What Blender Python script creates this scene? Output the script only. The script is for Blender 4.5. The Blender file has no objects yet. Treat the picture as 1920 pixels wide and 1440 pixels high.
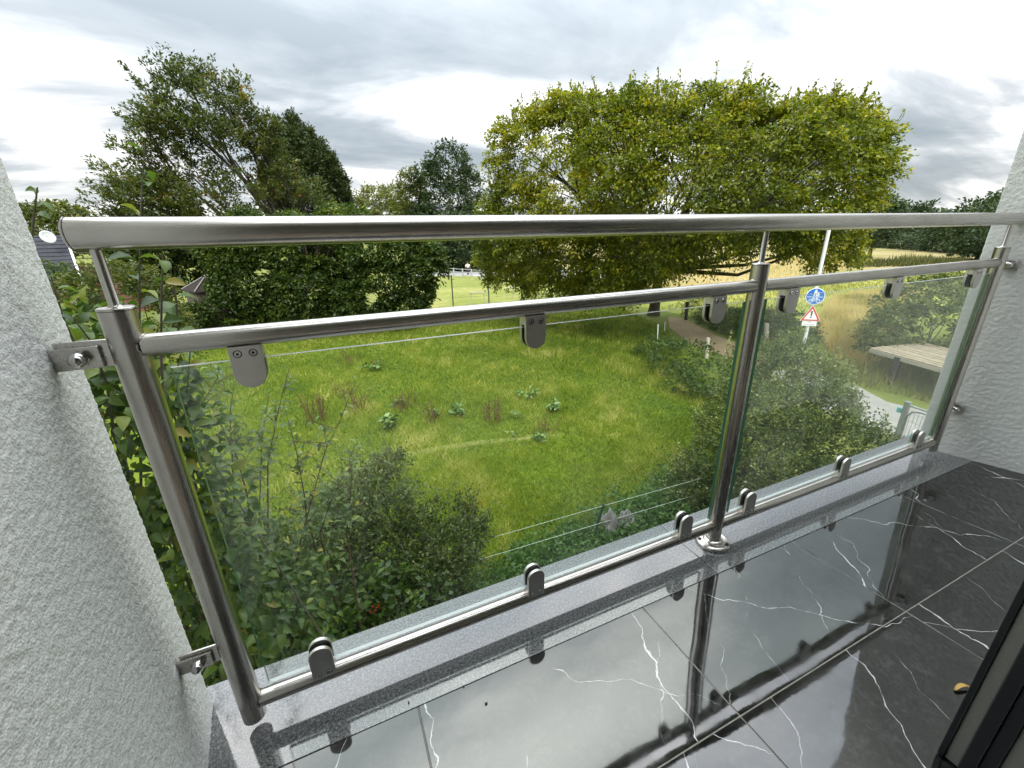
import bpy, math, random
import numpy as np
from mathutils import Vector, Matrix

scene = bpy.context.scene
COL = scene.collection
rad = math.radians

# ------------------------------------------------------------------ camera
CAM = np.array([0.270, -0.748, 0.948])
YAW, PITCH, ROLL, FPX = rad(23.251), rad(19.831), rad(-1.299), 782.8
_sy, _cy, _sp, _cp = math.sin(YAW), math.cos(YAW), math.sin(PITCH), math.cos(PITCH)
FWD = np.array([_sy * _cp, _cy * _cp, -_sp])
_r = np.array([_cy, -_sy, 0.0])
_u = np.cross(_r, FWD)
RGT = math.cos(ROLL) * _r + math.sin(ROLL) * _u
UPV = -math.sin(ROLL) * _r + math.cos(ROLL) * _u
cam_data = bpy.data.cameras.new('camera')
cam_data.sensor_width = 36.0
cam_data.lens = FPX / 1920 * 36.0
cam_data.clip_start = 0.02
cam_data.clip_end = 6000
cam = bpy.data.objects.new('camera', cam_data)
COL.objects.link(cam)
cam.matrix_world = Matrix(((RGT[0], UPV[0], -FWD[0], CAM[0]), (RGT[1], UPV[1], -FWD[1], CAM[1]),
                           (RGT[2], UPV[2], -FWD[2], CAM[2]), (0, 0, 0, 1)))
scene.camera = cam

# ------------------------------------------------------------------ sky, sun, exposure
SUN_EL, SUN_AZ = rad(50), rad(-162)       # azimuth measured from +y towards +x
EXPOSURE = 1.18
scene.view_settings.view_transform = 'Standard'
scene.view_settings.look = 'None'
scene.view_settings.gamma = 1
scene.view_settings.use_curve_mapping = False
scene.view_settings.exposure = EXPOSURE
scene.render.engine = 'CYCLES'
cy = scene.cycles
cy.max_bounces = 10
cy.diffuse_bounces = 3
cy.glossy_bounces = 4
cy.transparent_max_bounces = 16
cy.transmission_bounces = 6
cy.use_denoising = True
cy.caustics_reflective = False
cy.caustics_refractive = False
cy.sample_clamp_indirect = 6


class NT:
    """Small helper to write node graphs."""
    def __init__(self, tree):
        self.t = tree
        self.n = tree.nodes
        self.l = tree.links

    def node(self, kind, **kw):
        n = self.n.new(kind)
        for k, v in kw.items():
            setattr(n, k, v)
        return n

    def put(self, sock, v):
        if isinstance(v, bpy.types.NodeSocket):
            self.l.new(v, sock)
        elif v is not None:
            if isinstance(v, (tuple, list)) and len(v) == 3 and sock.type == 'RGBA':
                v = (*v, 1)
            sock.default_value = v

    def math(self, op, a, b=None, c=None, clamp=False):
        n = self.node('ShaderNodeMath', operation=op, use_clamp=clamp)
        for i, v in enumerate((a, b, c)):
            if v is not None:
                self.put(n.inputs[i], v)
        return n.outputs[0]

    def vmath(self, op, a, b=None):
        n = self.node('ShaderNodeVectorMath', operation=op)
        self.put(n.inputs[0], a)
        if b is not None:
            self.put(n.inputs[1], b)
        return n.outputs[1] if op in ('DOT_PRODUCT', 'LENGTH') else n.outputs[0]

    def noise(self, vec, scale, detail=3, rough=0.5, dist=0.0):
        n = self.node('ShaderNodeTexNoise')
        if vec is not None:
            self.put(n.inputs['Vector'], vec)
        n.inputs['Scale'].default_value = scale
        n.inputs['Detail'].default_value = detail
        n.inputs['Roughness'].default_value = rough
        n.inputs['Distortion'].default_value = dist
        return n.outputs['Fac']

    def ramp(self, fac, stops, interp='LINEAR'):
        n = self.node('ShaderNodeValToRGB')
        n.color_ramp.interpolation = interp
        el = n.color_ramp.elements
        while len(el) < len(stops):
            el.new(0.5)
        for e, (p, c) in zip(el, stops):
            e.position = p
            e.color = (*c, 1) if len(c) == 3 else c
        self.put(n.inputs[0], fac)
        return n.outputs[0]

    def mix(self, fac, a, b, blend='MIX'):
        n = self.node('ShaderNodeMix', data_type='RGBA', blend_type=blend)
        self.put(n.inputs[0], fac)
        self.put(n.inputs[6], a)
        self.put(n.inputs[7], b)
        return n.outputs[2]

    def mapping(self, vec, scale=(1, 1, 1), rot=(0, 0, 0), loc=(0, 0, 0)):
        n = self.node('ShaderNodeMapping')
        self.put(n.inputs[0], vec)
        n.inputs[1].default_value = loc
        n.inputs[2].default_value = rot
        n.inputs[3].default_value = scale
        return n.outputs[0]

    def bump(self, height, strength=0.3, dist=0.01):
        n = self.node('ShaderNodeBump')
        self.put(n.inputs['Height'], height)
        n.inputs['Strength'].default_value = strength
        n.inputs['Distance'].default_value = dist
        return n.outputs[0]


world = bpy.data.worlds.new('World')
scene.world = world
world.use_nodes = True
w = NT(world.node_tree)
w.n.clear()
geo = w.node('ShaderNodeTexCoord').outputs['Generated']
sep = w.node('ShaderNodeSeparateXYZ')
w.put(sep.inputs[0], geo)
zc = w.math('MAXIMUM', sep.outputs[2], 0.0)
den = w.math('ADD', zc, 0.16)
cx_ = w.math('DIVIDE', sep.outputs[0], den)
cy_ = w.math('DIVIDE', sep.outputs[1], den)
comb = w.node('ShaderNodeCombineXYZ')
w.put(comb.inputs[0], cx_)
w.put(comb.inputs[1], cy_)
pl = w.mapping(comb.outputs[0], scale=(0.46, 0.80, 1), rot=(0, 0, rad(14)), loc=(5.2, 2.9, 0))
n1 = w.noise(pl, 1.35, 9, 0.57, 0.4)
pl2 = w.mapping(comb.outputs[0], scale=(0.16, 0.9, 1), rot=(0, 0, rad(28)), loc=(8.3, 4.7, 0))
n2 = w.noise(pl2, 1.9, 7, 0.58, 0.5)
nn = w.math('ADD', w.math('MULTIPLY', n1, 0.72), w.math('MULTIPLY', n2, 0.28))
# clouds thin out to bright haze low over the horizon
low = w.math('POWER', w.math('SUBTRACT', 1.0, zc, clamp=True), 9)
nn = w.math('ADD', nn, w.math('MULTIPLY', low, 0.12))
cloud = w.ramp(nn, [(0.39, (0.34, 0.39, 0.43)), (0.475, (0.47, 0.515, 0.55)), (0.53, (0.68, 0.71, 0.735)), (0.575, (1.03, 1.03, 1.02)), (0.66, (1.27, 1.26, 1.24))])
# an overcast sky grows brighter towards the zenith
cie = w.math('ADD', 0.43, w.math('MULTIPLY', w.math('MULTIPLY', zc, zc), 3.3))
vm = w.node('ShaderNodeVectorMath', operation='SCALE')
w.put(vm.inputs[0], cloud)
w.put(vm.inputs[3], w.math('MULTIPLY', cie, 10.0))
sky = w.node('ShaderNodeTexSky', sky_type='NISHITA')
sky.sun_disc = False
sky.sun_elevation = SUN_EL
sky.sun_rotation = SUN_AZ
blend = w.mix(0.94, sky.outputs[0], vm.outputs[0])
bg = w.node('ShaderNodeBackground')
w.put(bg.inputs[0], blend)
bg.inputs[1].default_value = 0.1
out = w.node('ShaderNodeOutputWorld')
w.l.new(bg.outputs[0], out.inputs[0])

sun_data = bpy.data.lights.new('sun', 'SUN')
sun_data.energy = 1.5
sun_data.angle = rad(22)
sun_data.color = (1.0, 0.96, 0.90)
sun = bpy.data.objects.new('sun', sun_data)
COL.objects.link(sun)
sdir = Vector((math.sin(SUN_AZ) * math.cos(SUN_EL), math.cos(SUN_AZ) * math.cos(SUN_EL), math.sin(SUN_EL)))
sun.rotation_euler = sdir.to_track_quat('Z', 'Y').to_euler()

# ------------------------------------------------------------------ placing helpers
GZ = -4.2        # level of the ground below the balcony floor (z = 0)


def ray(px, py):
    d = FWD + RGT * (px - 960) / FPX - UPV * (py - 720) / FPX
    return d / np.linalg.norm(d)


def ground(px, py, z=GZ):
    d = ray(px, py)
    return CAM + d * (z - CAM[2]) / d[2]


def at(px, py, dist):
    d = ray(px, py)
    return CAM + d * dist / math.hypot(d[0], d[1])


# ------------------------------------------------------------------ object helpers
def tag(o, label=None, cat=None, group=None, kind=None):
    if label: o['label'] = label
    if cat: o['category'] = cat
    if group: o['group'] = group
    if kind: o['kind'] = kind
    return o


def thing(name, loc, label, cat, group=None, rotz=0.0):
    o = bpy.data.objects.new(name, None)
    o.empty_display_size = 0.1
    COL.objects.link(o)
    o.location = loc
    o.rotation_euler = (0, 0, rotz)
    return tag(o, label, cat, group)


def link(name, me, parent=None):
    o = bpy.data.objects.new(name, me)
    COL.objects.link(o)
    if parent is not None:
        o.parent = parent
        # coordinates are written in the world: undo the parent chain
        m = Matrix.Identity(4)
        p = parent
        while p is not None:
            m = (p.matrix_parent_inverse @ Matrix.LocRotScale(p.location, p.rotation_euler, p.scale)) @ m
            p = p.parent
        o.matrix_parent_inverse = m.inverted()
    return o


class MB:
    def __init__(self):
        self.v, self.f, self.s, self.m = [], [], [], []

    def face(self, idx, smooth=False, mat=0):
        self.f.append(tuple(idx)); self.s.append(smooth); self.m.append(mat)

    def box(self, x0, x1, y0, y1, z0, z1, mat=0):
        return self.hexa([(x0, y0, z0), (x1, y0, z0), (x1, y1, z0), (x0, y1, z0)], [(x0, y0, z1), (x1, y0, z1), (x1, y1, z1), (x0, y1, z1)], mat)

    def hexa(self, bot, top, mat=0):
        b = len(self.v)
        self.v += [tuple(p) for p in bot] + [tuple(p) for p in top]
        n = len(bot)
        self.face([b + i for i in reversed(range(n))], mat=mat)
        self.face([b + n + i for i in range(n)], mat=mat)
        for i in range(n):
            j = (i + 1) % n
            self.face([b + i, b + j, b + n + j, b + n + i], mat=mat)
        return self

    def prism(self, pts, d, mat=0):
        """polygon pts (3-D, counter-clockwise seen from the end of d) pushed along d"""
        d = np.array(d, float)
        return self.hexa([tuple(p) for p in pts], [tuple(np.array(p) + d) for p in pts], mat)

    def frame(self, a):
        a = np.array(a, float); a /= np.linalg.norm(a)
        h = np.array((0, 0, 1.0)) if abs(a[2]) < 0.9 else np.array((1.0, 0, 0))
        u = np.cross(h, a); u /= np.linalg.norm(u)
        return a, u, np.cross(a, u)

    def tube(self, pts, radii, n=8, caps=True, mat=0):
        pts = [np.array(p, float) for p in pts]
        if not hasattr(radii, '__len__'):
            radii = [radii] * len(pts)
        rings = []
        for i, p in enumerate(pts):
            d = pts[min(i + 1, len(pts) - 1)] - pts[max(i - 1, 0)]
            _, u, v = self.frame(d)
            b = len(self.v)
            for k in range(n):
                t = 2 * math.pi * k / n
                self.v.append(tuple(p + radii[i] * (math.cos(t) * u + math.sin(t) * v)))
            rings.append(b)
        for a, b in zip(rings, rings[1:]):
            for k in range(n):
                j = (k + 1) % n
                self.face([a + k, a + j, b + j, b + k], True, mat)
        if caps:
            for ri, rev in ((rings[0], True), (rings[-1], False)):
                b = len(self.v)
                self.v += [self.v[ri + k] for k in range(n)]
                idx = [b + k for k in range(n)]
                self.face(idx[::-1] if rev else idx, False, mat)
        return self

    def build(self, name, mat, parent=None, bevel=0.0, seg=2):
        me = bpy.data.meshes.new(name)
        me.from_pydata(self.v, [], self.f)
        mats = mat if isinstance(mat, (list, tuple)) else [mat]
        for m in mats:
            me.materials.append(m)
        me.polygons.foreach_set('use_smooth', self.s)
        me.polygons.foreach_set('material_index', self.m)
        me.update()
        o = link(name, me, parent)
        if bevel:
            b = o.modifiers.new('bevel', 'BEVEL')
            b.width = bevel; b.segments = seg; b.limit_method = 'ANGLE'; b.angle_limit = rad(40)
        return o


def big_mesh(name, V, F, mat, parent=None, tint=None, smooth=False):
    """V (n,3) float array, F (m,k) int array"""
    me = bpy.data.meshes.new(name)
    V = np.ascontiguousarray(V, np.float32)
    F = np.ascontiguousarray(F, np.int32)
    m, k = F.shape
    me.vertices.add(len(V)); me.vertices.foreach_set('co', V.ravel())
    me.loops.add(m * k); me.loops.foreach_set('vertex_index', F.ravel())
    me.polygons.add(m)
    me.polygons.foreach_set('loop_start', np.arange(0, m * k, k, dtype=np.int32))
    if smooth:
        me.polygons.foreach_set('use_smooth', np.ones(m, bool))
    if tint is not None:
        a = me.attributes.new('tint', 'FLOAT', 'POINT')
        a.data.foreach_set('value', np.ascontiguousarray(tint, np.float32))
    me.materials.append(mat)
    me.update(calc_edges=True)
    return link(name, me, parent)


def unit(a):
    return a / np.maximum(np.linalg.norm(a, axis=-1, keepdims=True), 1e-9)


# ------------------------------------------------------------------ materials
def mat_new(name):
    m = bpy.data.materials.new(name)
    m.use_nodes = True
    t = NT(m.node_tree)
    t.n.clear()
    o = t.node('ShaderNodeOutputMaterial')
    return m, t, o


def pbsdf(t, color=None, rough=0.5, metal=0.0, spec=None, normal=None, ior=None, coat=None):
    p = t.node('ShaderNodeBsdfPrincipled')
    t.put(p.inputs['Base Color'], color)
    t.put(p.inputs['Roughness'], rough)
    t.put(p.inputs['Metallic'], metal)
    if spec is not None: t.put(p.inputs['Specular IOR Level'], spec)
    if ior is not None: t.put(p.inputs['IOR'], ior)
    if normal is not None: t.put(p.inputs['Normal'], normal)
    if coat is not None: t.put(p.inputs['Coat Weight'], coat)
    return p


def simple(name, color, rough=0.6, metal=0.0, spec=None, var=0.0, scale=20.0, bump=0.0):
    m, t, o = mat_new(name)
    tc = t.node('ShaderNodeTexCoord').outputs['Object']
    c = color
    nrm = None
    if var or bump:
        n = t.noise(tc, scale, 5, 0.6)
        if var:
            dark = tuple(x * (1 - var) for x in color)
            lite = tuple(min(1, x * (1 + var)) for x in color)
            c = t.ramp(n, [(0.3, dark), (0.7, lite)])
        if bump:
            nrm = t.bump(n, bump, 0.01)
    p = pbsdf(t, c, rough, metal, spec, nrm)
    t.l.new(p.outputs[0], o.inputs[0])
    return m


def steel(name, axis):
    m, t, o = mat_new(name)
    tc = t.node('ShaderNodeTexCoord').outputs['Object']
    sc = [260, 260, 260]
    if axis is not None:
        sc[axis] = 3.0
    st = t.noise(t.mapping(tc, scale=sc), 1.0, 4, 0.6)
    bl = t.noise(tc, 9.0, 4, 0.6)
    sm = t.noise(t.mapping(tc, scale=[40 if i != axis else 1.2 for i in range(3)]), 1.0, 3, 0.5)
    col = t.mix(t.ramp(bl, [(0.35, (0, 0, 0)), (0.7, (1, 1, 1))]), (0.52, 0.492, 0.455), (0.62, 0.592, 0.552))
    r = t.math('ADD', t.math('MULTIPLY', st, 0.16), t.math('ADD', t.math('MULTIPLY', sm, 0.14), 0.12))
    p = pbsdf(t, col, r, 1.0, None, t.bump(st, 0.10, 0.002))
    t.l.new(p.outputs[0], o.inputs[0])
    return m


M = {}
M['steel_x'] = steel('brushed_steel_along_x', 0)
M['steel_z'] = steel('brushed_steel_along_z', 2)
M['steel_satin'] = steel('satin_steel', None)
M['steel_cast'] = simple('cast_satin_steel', (0.66, 0.635, 0.60), 0.44, 1.0, None, 0.06, 40)
M['chrome'] = simple('polished_steel', (0.62, 0.61, 0.60), 0.12, 1.0)
M['rubber'] = simple('black_rubber', (0.012, 0.012, 0.013), 0.6)
M['dark_gap'] = simple('dark_gap', (0.01, 0.01, 0.01), 0.8)
M['galv'] = simple('galvanised_steel', (0.30, 0.32, 0.33), 0.5, 0.7, None, 0.2, 30)
M['teal'] = simple('teal_plastic', (0.10, 0.38, 0.40), 0.45)
M['frame_dark'] = simple('anthracite_frame', (0.012, 0.014, 0.017), 0.42, 0, None, 0.2, 60)
M['frame_grey'] = simple('grey_profile', (0.20, 0.20, 0.175), 0.55, 0, None, 0.12, 300)
M['white_paint'] = simple('white_paint', (0.80, 0.80, 0.79), 0.5)
M['pole_white'] = simple('pale_pole', (0.62, 0.63, 0.63), 0.45, 0, None, 0.08, 8)
M['sign_blue'] = simple('sign_blue', (0.012, 0.13, 0.48), 0.35)
M['sign_white'] = simple('sign_white', (0.82, 0.82, 0.82), 0.35)
M['sign_red'] = simple('sign_red', (0.55, 0.02, 0.025), 0.35)
M['sign_black'] = simple('sign_black', (0.01, 0.01, 0.01), 0.4)
M['room_wall'] = simple('room_wall', (0.72, 0.70, 0.66), 0.8)
M['room_floor'] = simple('room_floor', (0.34, 0.28, 0.21), 0.5)
M['bark'] = simple('bark', (0.075, 0.062, 0.045), 0.9, 0, None, 0.4, 14, 0.5)
M['twig_red'] = simple('reddish_twig', (0.10, 0.050, 0.035), 0.7, 0, None, 0.3, 60)
M['twig_grey'] = simple('grey_twig', (0.10, 0.085, 0.062), 0.8, 0, None, 0.3, 60)
M['post_wood'] = simple('weathered_post', (0.20, 0.17, 0.13), 0.85, 0, None, 0.3, 25, 0.4)
M['post_dark'] = simple('dark_post', (0.040, 0.034, 0.028), 0.85, 0, None, 0.3, 25, 0.4)
M['post_pale'] = simple('pale_post', (0.42, 0.38, 0.31), 0.85, 0, None, 0.2, 25, 0.3)
M['post_green'] = simple('green_post', (0.015, 0.045, 0.03), 0.5, 0.2)
M['wire'] = simple('pale_wire', (0.45, 0.50, 0.42), 0.5)
M['fence_grey'] = simple('grey_rail', (0.38, 0.39, 0.40), 0.6)
M['chainlink'] = simple('dark_fence_post', (0.06, 0.085, 0.075), 0.5, 0.3)
M['hip_red'] = simple('rose_hip', (0.45, 0.035, 0.012), 0.35)
M['sheet_grey'] = simple('grey_sheet', (0.15, 0.14, 0.132), 0.7, 0, None, 0.18, 14)
M['slate'] = simple('grey_roof', (0.055, 0.057, 0.066), 0.95, 0, 0.1, 0.2, 6)
M['brick'] = simple('red_brick', (0.22, 0.105, 0.07), 0.85, 0, None, 0.25, 5)
M['plank_old'] = simple('old_shed_plank', (0.085, 0.070, 0.056), 0.9, 0, None, 0.35, 8)
M['shed_roof'] = simple('brown_roof', (0.030, 0.022, 0.019), 0.95, 0, None, 0.25, 8)
M['bare_twig'] = simple('pale_batten', (0.30, 0.29, 0.27), 0.7)
M['skin'] = simple('skin', (0.45, 0.28, 0.2), 0.6)
M['cloth_dark'] = simple('dark_cloth', (0.02, 0.02, 0.025), 0.8)
M['cloth_white'] = simple('white_cloth', (0.78, 0.78, 0.78), 0.8)
M['hair'] = simple('dark_hair', (0.03, 0.02, 0.015), 0.7)
M['red_stalk'] = simple('red_brown_stalk', (0.115, 0.052, 0.028), 0.8, 0, None, 0.4, 40)
M['yellow_leaf'] = simple('dry_yellow_leaf', (0.62, 0.38, 0.09), 0.6, 0, None, 0.25, 60)
M['grit'] = simple('pale_grit', (0.5, 0.5, 0.48), 0.7)


def leaf_mat(name, stops, rough=0.45, trans=0.3, spec=0.35, by='tint', patch=0.0, tcol=1.6):
    m, t, o = mat_new(name)
    if by == 'tint':
        a = t.node('ShaderNodeAttribute', attribute_name='tint')
        fac = a.outputs['Fac']
    else:
        fac = t.node('ShaderNodeObjectInfo').outputs['Random']
    if patch:
        tc = t.node('ShaderNodeTexCoord').outputs['Object']
        fac = t.math('ADD', fac, t.math('MULTIPLY', t.math('SUBTRACT', t.noise(tc, 0.5, 3), 0.5), patch), clamp=True)
    col = t.ramp(fac, stops)
    p = pbsdf(t, col, rough, 0, spec)
    tr = t.node('ShaderNodeBsdfTranslucent')
    bright = t.mix(1.0, col, (tcol, tcol * 1.05, tcol * 0.6), 'MULTIPLY')
    t.put(tr.inputs[0], bright)
    mx = t.node('ShaderNodeMixShader')
    mx.inputs[0].default_value = trans
    t.l.new(p.outputs[0], mx.inputs[1])
    t.l.new(tr.outputs[0], mx.inputs[2])
    t.l.new(mx.outputs[0], o.inputs[0])
    return m


M['hornbeam'] = leaf_mat('hornbeam_leaf', [(0, (0.034, 0.062, 0.006)), (0.4, (0.118, 0.148, 0.009)), (0.72, (0.250, 0.246, 0.012)), (0.94, (0.37, 0.33, 0.02)), (1, (0.44, 0.36, 0.03))], trans=0.35)
M['ash'] = leaf_mat('ash_leaf', [(0, (0.032, 0.048, 0.013)), (0.5, (0.074, 0.095, 0.022)), (0.82, (0.125, 0.138, 0.028)), (0.93, (0.26, 0.20, 0.02)), (1, (0.24, 0.11, 0.03))])
M['conifer'] = leaf_mat('conifer_needle', [(0, (0.022, 0.038, 0.010)), (0.6, (0.045, 0.066, 0.015)), (1, (0.085, 0.10, 0.022))], trans=0.1)
M['darkbush'] = leaf_mat('dark_bush_leaf', [(0, (0.022, 0.042, 0.008)), (0.55, (0.050, 0.084, 0.013)), (0.85, (0.105, 0.145, 0.020)), (1, (0.23, 0.24, 0.035))])
M['olivebush'] = leaf_mat('olive_bush_leaf', [(0, (0.035, 0.055, 0.010)), (0.5, (0.080, 0.100, 0.016)), (0.85, (0.15, 0.15, 0.02)), (1, (0.25, 0.20, 0.03))])
M['fartree'] = leaf_mat('far_tree_leaf', [(0, (0.020, 0.040, 0.014)), (0.6, (0.038, 0.065, 0.02)), (1, (0.07, 0.10, 0.028))], trans=0.2)
M['paletree'] = leaf_mat('pale_tree_leaf', [(0, (0.09, 0.11, 0.03)), (0.6, (0.16, 0.17, 0.05)), (1, (0.26, 0.24, 0.09))])
M['privet'] = leaf_mat('small_light_leaf', [(0, (0.034, 0.056, 0.014)), (0.4, (0.085, 0.118, 0.030)), (0.7, (0.185, 0.215, 0.060)), (1, (0.40, 0.41, 0.18))])
M['bramble'] = leaf_mat('bramble_leaf', [(0, (0.028, 0.055, 0.012)), (0.6, (0.060, 0.100, 0.020)), (1, (0.12, 0.16, 0.035))])
M['thorn'] = leaf_mat('thorn_leaf', [(0, (0.024, 0.038, 0.010)), (0.5, (0.062, 0.090, 0.022)), (0.82, (0.13, 0.16, 0.05)), (1, (0.28, 0.27, 0.12))])
M['nettle'] = leaf_mat('nettle_leaf', [(0, (0.030, 0.075, 0.012)), (0.6, (0.060, 0.130, 0.022)), (1, (0.12, 0.20, 0.04))])
_near = [(0, (0.022, 0.050, 0.008)), (0.35, (0.050, 0.098, 0.014)), (0.7, (0.095, 0.150, 0.020)), (0.93, (0.20, 0.22, 0.03)), (1, (0.27, 0.22, 0.05))]
M['near_leaf'] = leaf_mat('broad_leaf', _near, by='random', spec=0.45)
M['near_leaf_mass'] = leaf_mat('broad_leaf_mass', _near, spec=0.45)
_near2 = [(0, (0.060, 0.095, 0.040)), (0.5, (0.125, 0.180, 0.070)), (0.85, (0.21, 0.26, 0.09)), (1, (0.38, 0.34, 0.06))]
M['shoot_leaf'] = leaf_mat('serrated_leaf', _near2, by='random')
M['shoot_leaf_mass'] = leaf_mat('serrated_leaf_mass', _near2)
M['dock_leaf'] = leaf_mat('dock_leaf', [(0, (0.050, 0.105, 0.020)), (0.6, (0.12, 0.20, 0.045)), (1, (0.24, 0.31, 0.12))], by='random', trans=0.2)
M['grass'] = leaf_mat('grass_blade', [(0, (0.042, 0.078, 0.010)), (0.4, (0.124, 0.184, 0.015)), (0.78, (0.235, 0.272, 0.026)), (1, (0.43, 0.39, 0.14))], rough=0.6, trans=0.3, patch=0.9, spec=0.2)
M['drygrass'] = leaf_mat('dry_grass_blade', [(0, (0.27, 0.23, 0.08)), (0.5, (0.48, 0.37, 0.16)), (1, (0.64, 0.52, 0.29))], rough=0.7, trans=0.3, spec=0.2)
M['roughgrass'] = leaf_mat('rough_grass_blade', [(0, (0.080, 0.105, 0.022)), (0.6, (0.20, 0.20, 0.05)), (1, (0.46, 0.37, 0.17))], rough=0.7, trans=0.25, spec=0.2)
M['weedgrass'] = leaf_mat('dark_weed_blade', [(0, (0.035, 0.048, 0.015)), (0.6, (0.075, 0.085, 0.025)), (1, (0.16, 0.14, 0.05))], rough=0.7, trans=0.2, spec=0.2)


def ground_mat(name, stops, s1=0.35, s2=6.0, rough=0.95, bump=0.4):
    m, t, o = mat_new(name)
    tc = t.node('ShaderNodeTexCoord').outputs['Object']
    a = t.noise(tc, s1, 5, 0.6)
    b = t.noise(tc, s2, 6, 0.65)
    f = t.math('ADD', t.math('MULTIPLY', a, 0.6), t.math('MULTIPLY', b, 0.4))
    p = pbsdf(t, t.ramp(f, stops), rough, 0, 0.15, t.bump(b, bump, 0.06))
    t.l.new(p.outputs[0], o.inputs[0])
    return m


M['ground'] = ground_mat('rough_ground', [(0.3, (0.055, 0.085, 0.012)), (0.5, (0.13, 0.155, 0.03)), (0.7, (0.26, 0.23, 0.08))], 0.08, 2.0)
M['meadow'] = ground_mat('meadow_soil', [(0.3, (0.050, 0.090, 0.008)), (0.5, (0.095, 0.135, 0.010)), (0.7, (0.17, 0.17, 0.03))], 0.4, 9.0)
M['lawn'] = ground_mat('mown_lawn', [(0.3, (0.115, 0.150, 0.030)), (0.5, (0.185, 0.205, 0.050)), (0.68, (0.33, 0.29, 0.11))], 0.16, 2.5)
M['field'] = ground_mat('dry_field', [(0.36, (0.15, 0.15, 0.050)), (0.5, (0.25, 0.21, 0.090)), (0.64, (0.33, 0.265, 0.135))], 0.05, 0.9)
M['greenfield'] = ground_mat('green_field', [(0.32, (0.14, 0.175, 0.025)), (0.5, (0.21, 0.23, 0.045)), (0.68, (0.34, 0.30, 0.09))], 0.10, 1.4)
M['dirt'] = ground_mat('trodden_dirt', [(0.3, (0.16, 0.115, 0.065)), (0.55, (0.26, 0.195, 0.12)), (0.7, (0.32, 0.26, 0.17))], 0.6, 8.0)
M['arc_turf'] = ground_mat('pale_turf', [(0.35, (0.10, 0.13, 0.022)), (0.52, (0.17, 0.175, 0.05)), (0.66, (0.27, 0.245, 0.13))], 1.2, 14.0)
M['asphalt'] = ground_mat('pale_asphalt', [(0.3, (0.30, 0.30, 0.30)), (0.7, (0.38, 0.38, 0.37))], 0.2, 5.0)
M['paving'] = ground_mat('pale_paving', [(0.3, (0.24, 0.225, 0.205)), (0.55, (0.31, 0.295, 0.27)), (0.7, (0.37, 0.355, 0.33))], 0.9, 12.0)


def stucco_mat():
    m, t, o = mat_new('rough_white_render')
    tc = t.node('ShaderNodeTexCoord').outputs['Object']
    vo = t.node('ShaderNodeTexVoronoi')
    t.put(vo.inputs['Vector'], tc)
    vo.inputs['Scale'].default_value = 290
    vo.inputs['Randomness'].default_value = 1.0
    a = t.math('SUBTRACT', 1.0, vo.outputs['Distance'])
    b = t.math('ADD', t.math('MULTIPLY', t.noise(tc, 2.2, 5, 0.65), 0.6), t.math('MULTIPLY', t.noise(t.mapping(tc, scale=(9, 9, 0.9)), 1.0, 4, 0.6), 0.4))
    h = t.math('ADD', a, t.math('MULTIPLY', t.noise(tc, 600, 2, 0.6), 0.8))
    col = t.mix(t.ramp(b, [(0.35, (0, 0, 0)), (0.7, (1, 1, 1))]), (0.765, 0.765, 0.735), (0.82, 0.815, 0.79))
    p = pbsdf(t, col, 0.9, 0, 0.2, t.bump(h, 0.42, 0.0024))
    t.l.new(p.outputs[0], o.inputs[0])
    return m


M['stucco'] = stucco_mat()


def granite_mat():
    m, t, o = mat_new('polished_grey_granite')
    tc = t.node('ShaderNodeTexCoord').outputs['Object']
    a = t.noise(tc, 420, 2, 0.7)
    b = t.noise(tc, 170, 2, 0.6)
    c = t.math('ADD', t.math('MULTIPLY', a, 0.6), t.math('MULTIPLY', b, 0.4))
    col = t.ramp(c, [(0.38, (0.024, 0.025, 0.025)), (0.46, (0.085, 0.088, 0.088)), (0.54, (0.155, 0.159, 0.160)), (0.63, (0.32, 0.325, 0.325))])
    r = t.math('ADD', 0.015, t.math('MULTIPLY', t.noise(tc, 6, 3), 0.05))
    wv = t.bump(t.noise(tc, 260, 2, 0.6), 0.02, 0.002)
    p = pbsdf(t, col, r, 0, 0.5, wv, ior=1.9)
    t.l.new(p.outputs[0], o.inputs[0])
    return m


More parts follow.
